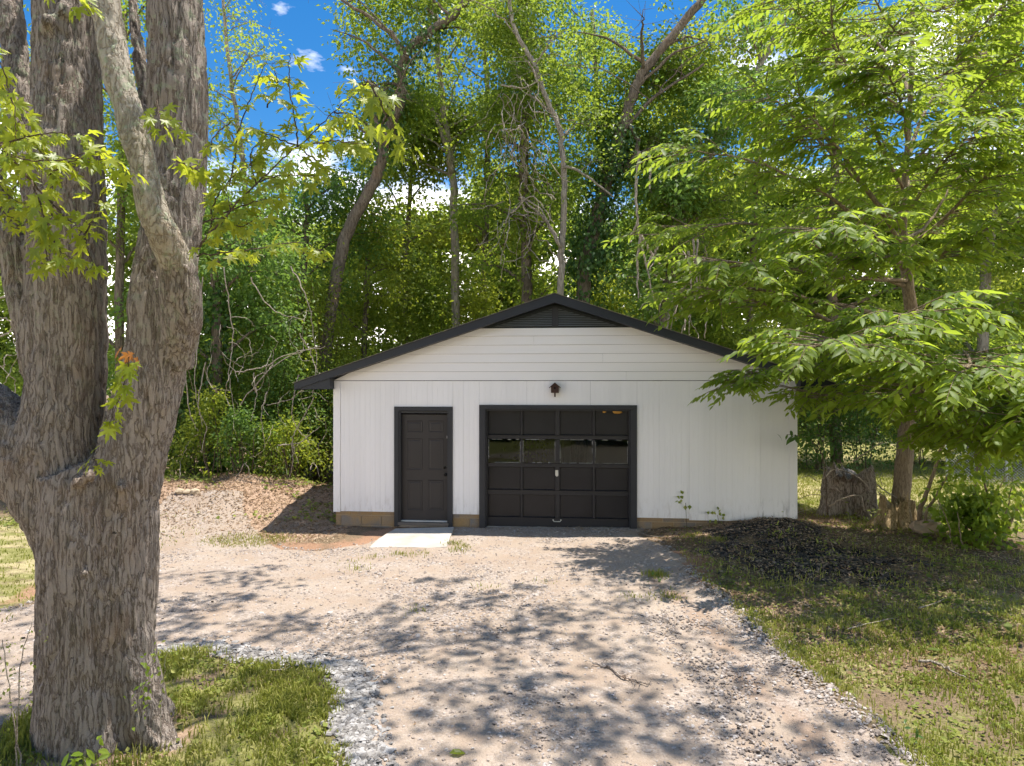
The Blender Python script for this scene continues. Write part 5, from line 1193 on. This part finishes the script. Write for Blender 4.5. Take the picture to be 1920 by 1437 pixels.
# grass blades
def grass(name, x, y, h, mat, lean=.45, w=.006, zoff=0):
    n = len(x); a = rng.uniform(0, 6.28, n); z = gz(x, y)-.005+zoff; l = np.abs(rng.normal(size=n))*lean*h; b = rng.uniform(0, 6.28, n)
    wx_, wy_ = np.cos(b)*w, np.sin(b)*w; lx, ly = np.cos(a)*l, np.sin(a)*l
    V = np.stack([np.stack([x-wx_, y-wy_, z], 1), np.stack([x+wx_, y+wy_, z], 1), np.stack([x+lx*.35+wx_*.7, y+ly*.35+wy_*.7, z+h*.6], 1), np.stack([x+lx*.35-wx_*.7, y+ly*.35-wy_*.7, z+h*.6], 1), np.stack([x+lx, y+ly, z+h*(1-.3*lean)], 1)], 1)
    nb = NB(); i = (np.arange(n)*5)[:, None]; t = rng.random(n); t2 = np.clip(t*.7+.5*(n2(x, y, 1.5, 91)-.3), 0, 1)
    nb.add(V.reshape(-1, 3), np.concatenate([i+np.array([[0, 1, 2, 3]])]), np.repeat(t2, 5))
    nb.F.append((i+np.array([[3, 2, 4]])).astype(np.int64))
    o = nb.build(name, mat); tag(o, kind='stuff'); print(name, n); return o
x, y = scatter(190000, 1.3, 8.5, 4.2, 11.5); m_ = masks(x, y); tuft = .12+.88*sst(.36, .60, n2(x, y, 2.6, 92))
p_ = np.clip(m_['grass']*.8+.15, 0, 1)*tuft*sst(.02, -.15, drive_sd(x, y))*(1-m_['ash'])*np.clip(8/y, .2, 1)*(.35+.65*sst(9.5, 6.5, y)); ok = (rng.random(len(x)) < p_) & (x/y < .8); x, y = x[ok], y[ok]
grass('right_grass', x, y, rng.uniform(.03, .10, len(x))*(1+.8*sst(.55, .7, n2(x, y, 1.1, 95))*sst(7, 5.5, y)), M['grass'])
x, y = scatter(60000, -4.1, -.8, 4.1, 7.2); p_ = sst(-.06, .12, polysd(x, y, ISLE))*(1-.8*np.exp(-ell(x, y, -3.05, 5.2, .8, .55)**4))*(.12+.88*sst(.38, .6, n2(x, y, 2.4, 93)))*.8; ok = rng.random(len(x)) < p_; x, y = x[ok], y[ok]
grass('island_grass', x, y, rng.uniform(.03, .09, len(x))*(1+.7*sst(.5, .7, n2(x, y, 1.6, 96))), M['grass'])
x, y = scatter(60000, 5, 16, 11.5, 21); ok = (rng.random(len(x)) < masks(x, y)['grass']*.55) & (x/y < .8) & (x/y > .38); x, y = x[ok], y[ok]
grass('lawn_grass', x, y, rng.uniform(.04, .10, len(x)), M['grass'], w=.011)
x, y = scatter(30000, -14, -5.4, 7.5, 17); ok = (rng.random(len(x)) < masks(x, y)['grass']*.6) & (x/y > -.8); x, y = x[ok], y[ok]
grass('left_lawn_grass', x, y, rng.uniform(.03, .08, len(x)), M['grass'], w=.008)
x, y = scatter(9000, -5.6, -3.2, 11.4, 13.6); ok = rng.random(len(x)) < .8*np.exp(-ell(x, y, -4.7, 12.2, .75, .45)**4); x, y = x[ok], y[ok]
grass('corner_grass', x, y, rng.uniform(.03, .08, len(x)), M['grass'])
# tufts on the driveway
TU = [(852,1015,30),(860,1027,22),(755,1035,26),(790,1033,12),(662,1050,8),(1230,1080,60),(1255,1120,20),(668,1062,14),(770,1144,8),(1190,1120,10),(905,1100,6),(1345,1020,30),(1295,1010,30),(700,1040,10),(1020,1090,5),(870,1020,14)]
xx, yy = [], []
for (u, v, k) in TU:
    a_, b_ = G(u, v); xx += list(rng.normal(a_, .10, k*4)); yy += list(rng.normal(b_, .09, k*4))
grass('driveway_tufts', np.array(xx), np.array(yy), rng.uniform(.03, .09, len(xx)), M['grass'])

# small plants round the maple
def sprout(name, label, px, Yv, nl, sz, r_=.005, mat='weeds', spread=.06, t0=.3):
    c_ = curve([P(u, v, Yv) for u, v in px], 6, .004); b_ = c_[0].copy(); b_.z = gz1(b_.x, b_.y)-.02; c_ = [b_]+c_
    rt = thing(name, tuple(b_), label, 'plant'); keep(NB().tube(c_, lerpl(r_, r_*.4, len(c_)), 5).build('stem', M['vine'], None, True), rt); lv = NB()
    for k in range(nl):
        q = np.array(interp_poly(c_, random.uniform(t0, 1)))+rng.normal(size=3)*spread; put(lv, TL if sz > .05 else TS, q[None], rng.normal(size=(1, 3))+np.array([[0, 0, -.3]]), np.array([[random.gauss(0, .4), -.5, .8]]), np.array([sz*random.uniform(.6, 1.2)]), rng.random(1))
    o = lv.build('leaves', M[mat]); o['kind'] = 'stuff'; keep(o, rt); return rt
sprout('sapling', 'thin bare sapling with tiny leaves at the left edge, left one', [(38,1437),(25,1340),(10,1240),(5,1200)], 4.75, 26, .03, .006)
sprout('sapling', 'thin sapling with tiny leaves just left of the maple trunk', [(30,1437),(34,1330),(40,1240),(62,1160)], 4.72, 40, .03, .006)
sprout('vine_sprig', 'slender leafy sprig climbing the right side of the maple base', [(262,1380),(258,1330),(265,1290),(285,1240),(280,1225)], 4.78, 46, .045, .004, 'leaf_chest', .05, .15)
sprout('vine_sprig', 'leafy sprig with small leaves at the right edge of the maple foot', [(300,1330),(306,1290),(310,1240),(315,1220)], 5.0, 26, .04, .003, 'weeds', .04, .2)
sprout('broadleaf_plant', 'low glossy broad-leaved plant at the foot of the maple', [(165,1450),(160,1425),(158,1410)], 4.6, 22, .10, .004, 'leaf_chest', .06, .2)
sprout('broadleaf_plant', 'small broad-leaved seedling in the lower right grass', [(1698,1400),(1702,1390),(1705,1382)], 5.0, 12, .07, .003, 'leaf_ivy', .05, .2)
sprout('broadleaf_plant', 'dark green weed clump in the gravel near the ash pile', [(1232,1098),(1232,1092),(1233,1085)], 9.2, 26, .05, .003, 'leaf_ivy', .07, .1)
for (u, v, Yv, lab) in ((1590,985,12.2,'broad-leaved weed in front of the rotten stump'),(1640,980,12.3,'broad-leaved weed left of the short stump'),(1470,1015,11.2,'light green weed on the ash pile'),(1560,1040,10.4,'weed sprouting from the ash pile slope')):
    sprout('weed_clump', lab, [(u, v), (u+2, v-12), (u-3, v-25)], Yv, 34, .075, .004, 'weeds', .10, .0)
tot = sum(len(o.data.loops)-2*len(o.data.polygons) for o in scene.objects if o.type == 'MESH')
print('TOTAL TRIS', tot, 'objects', len(scene.objects))
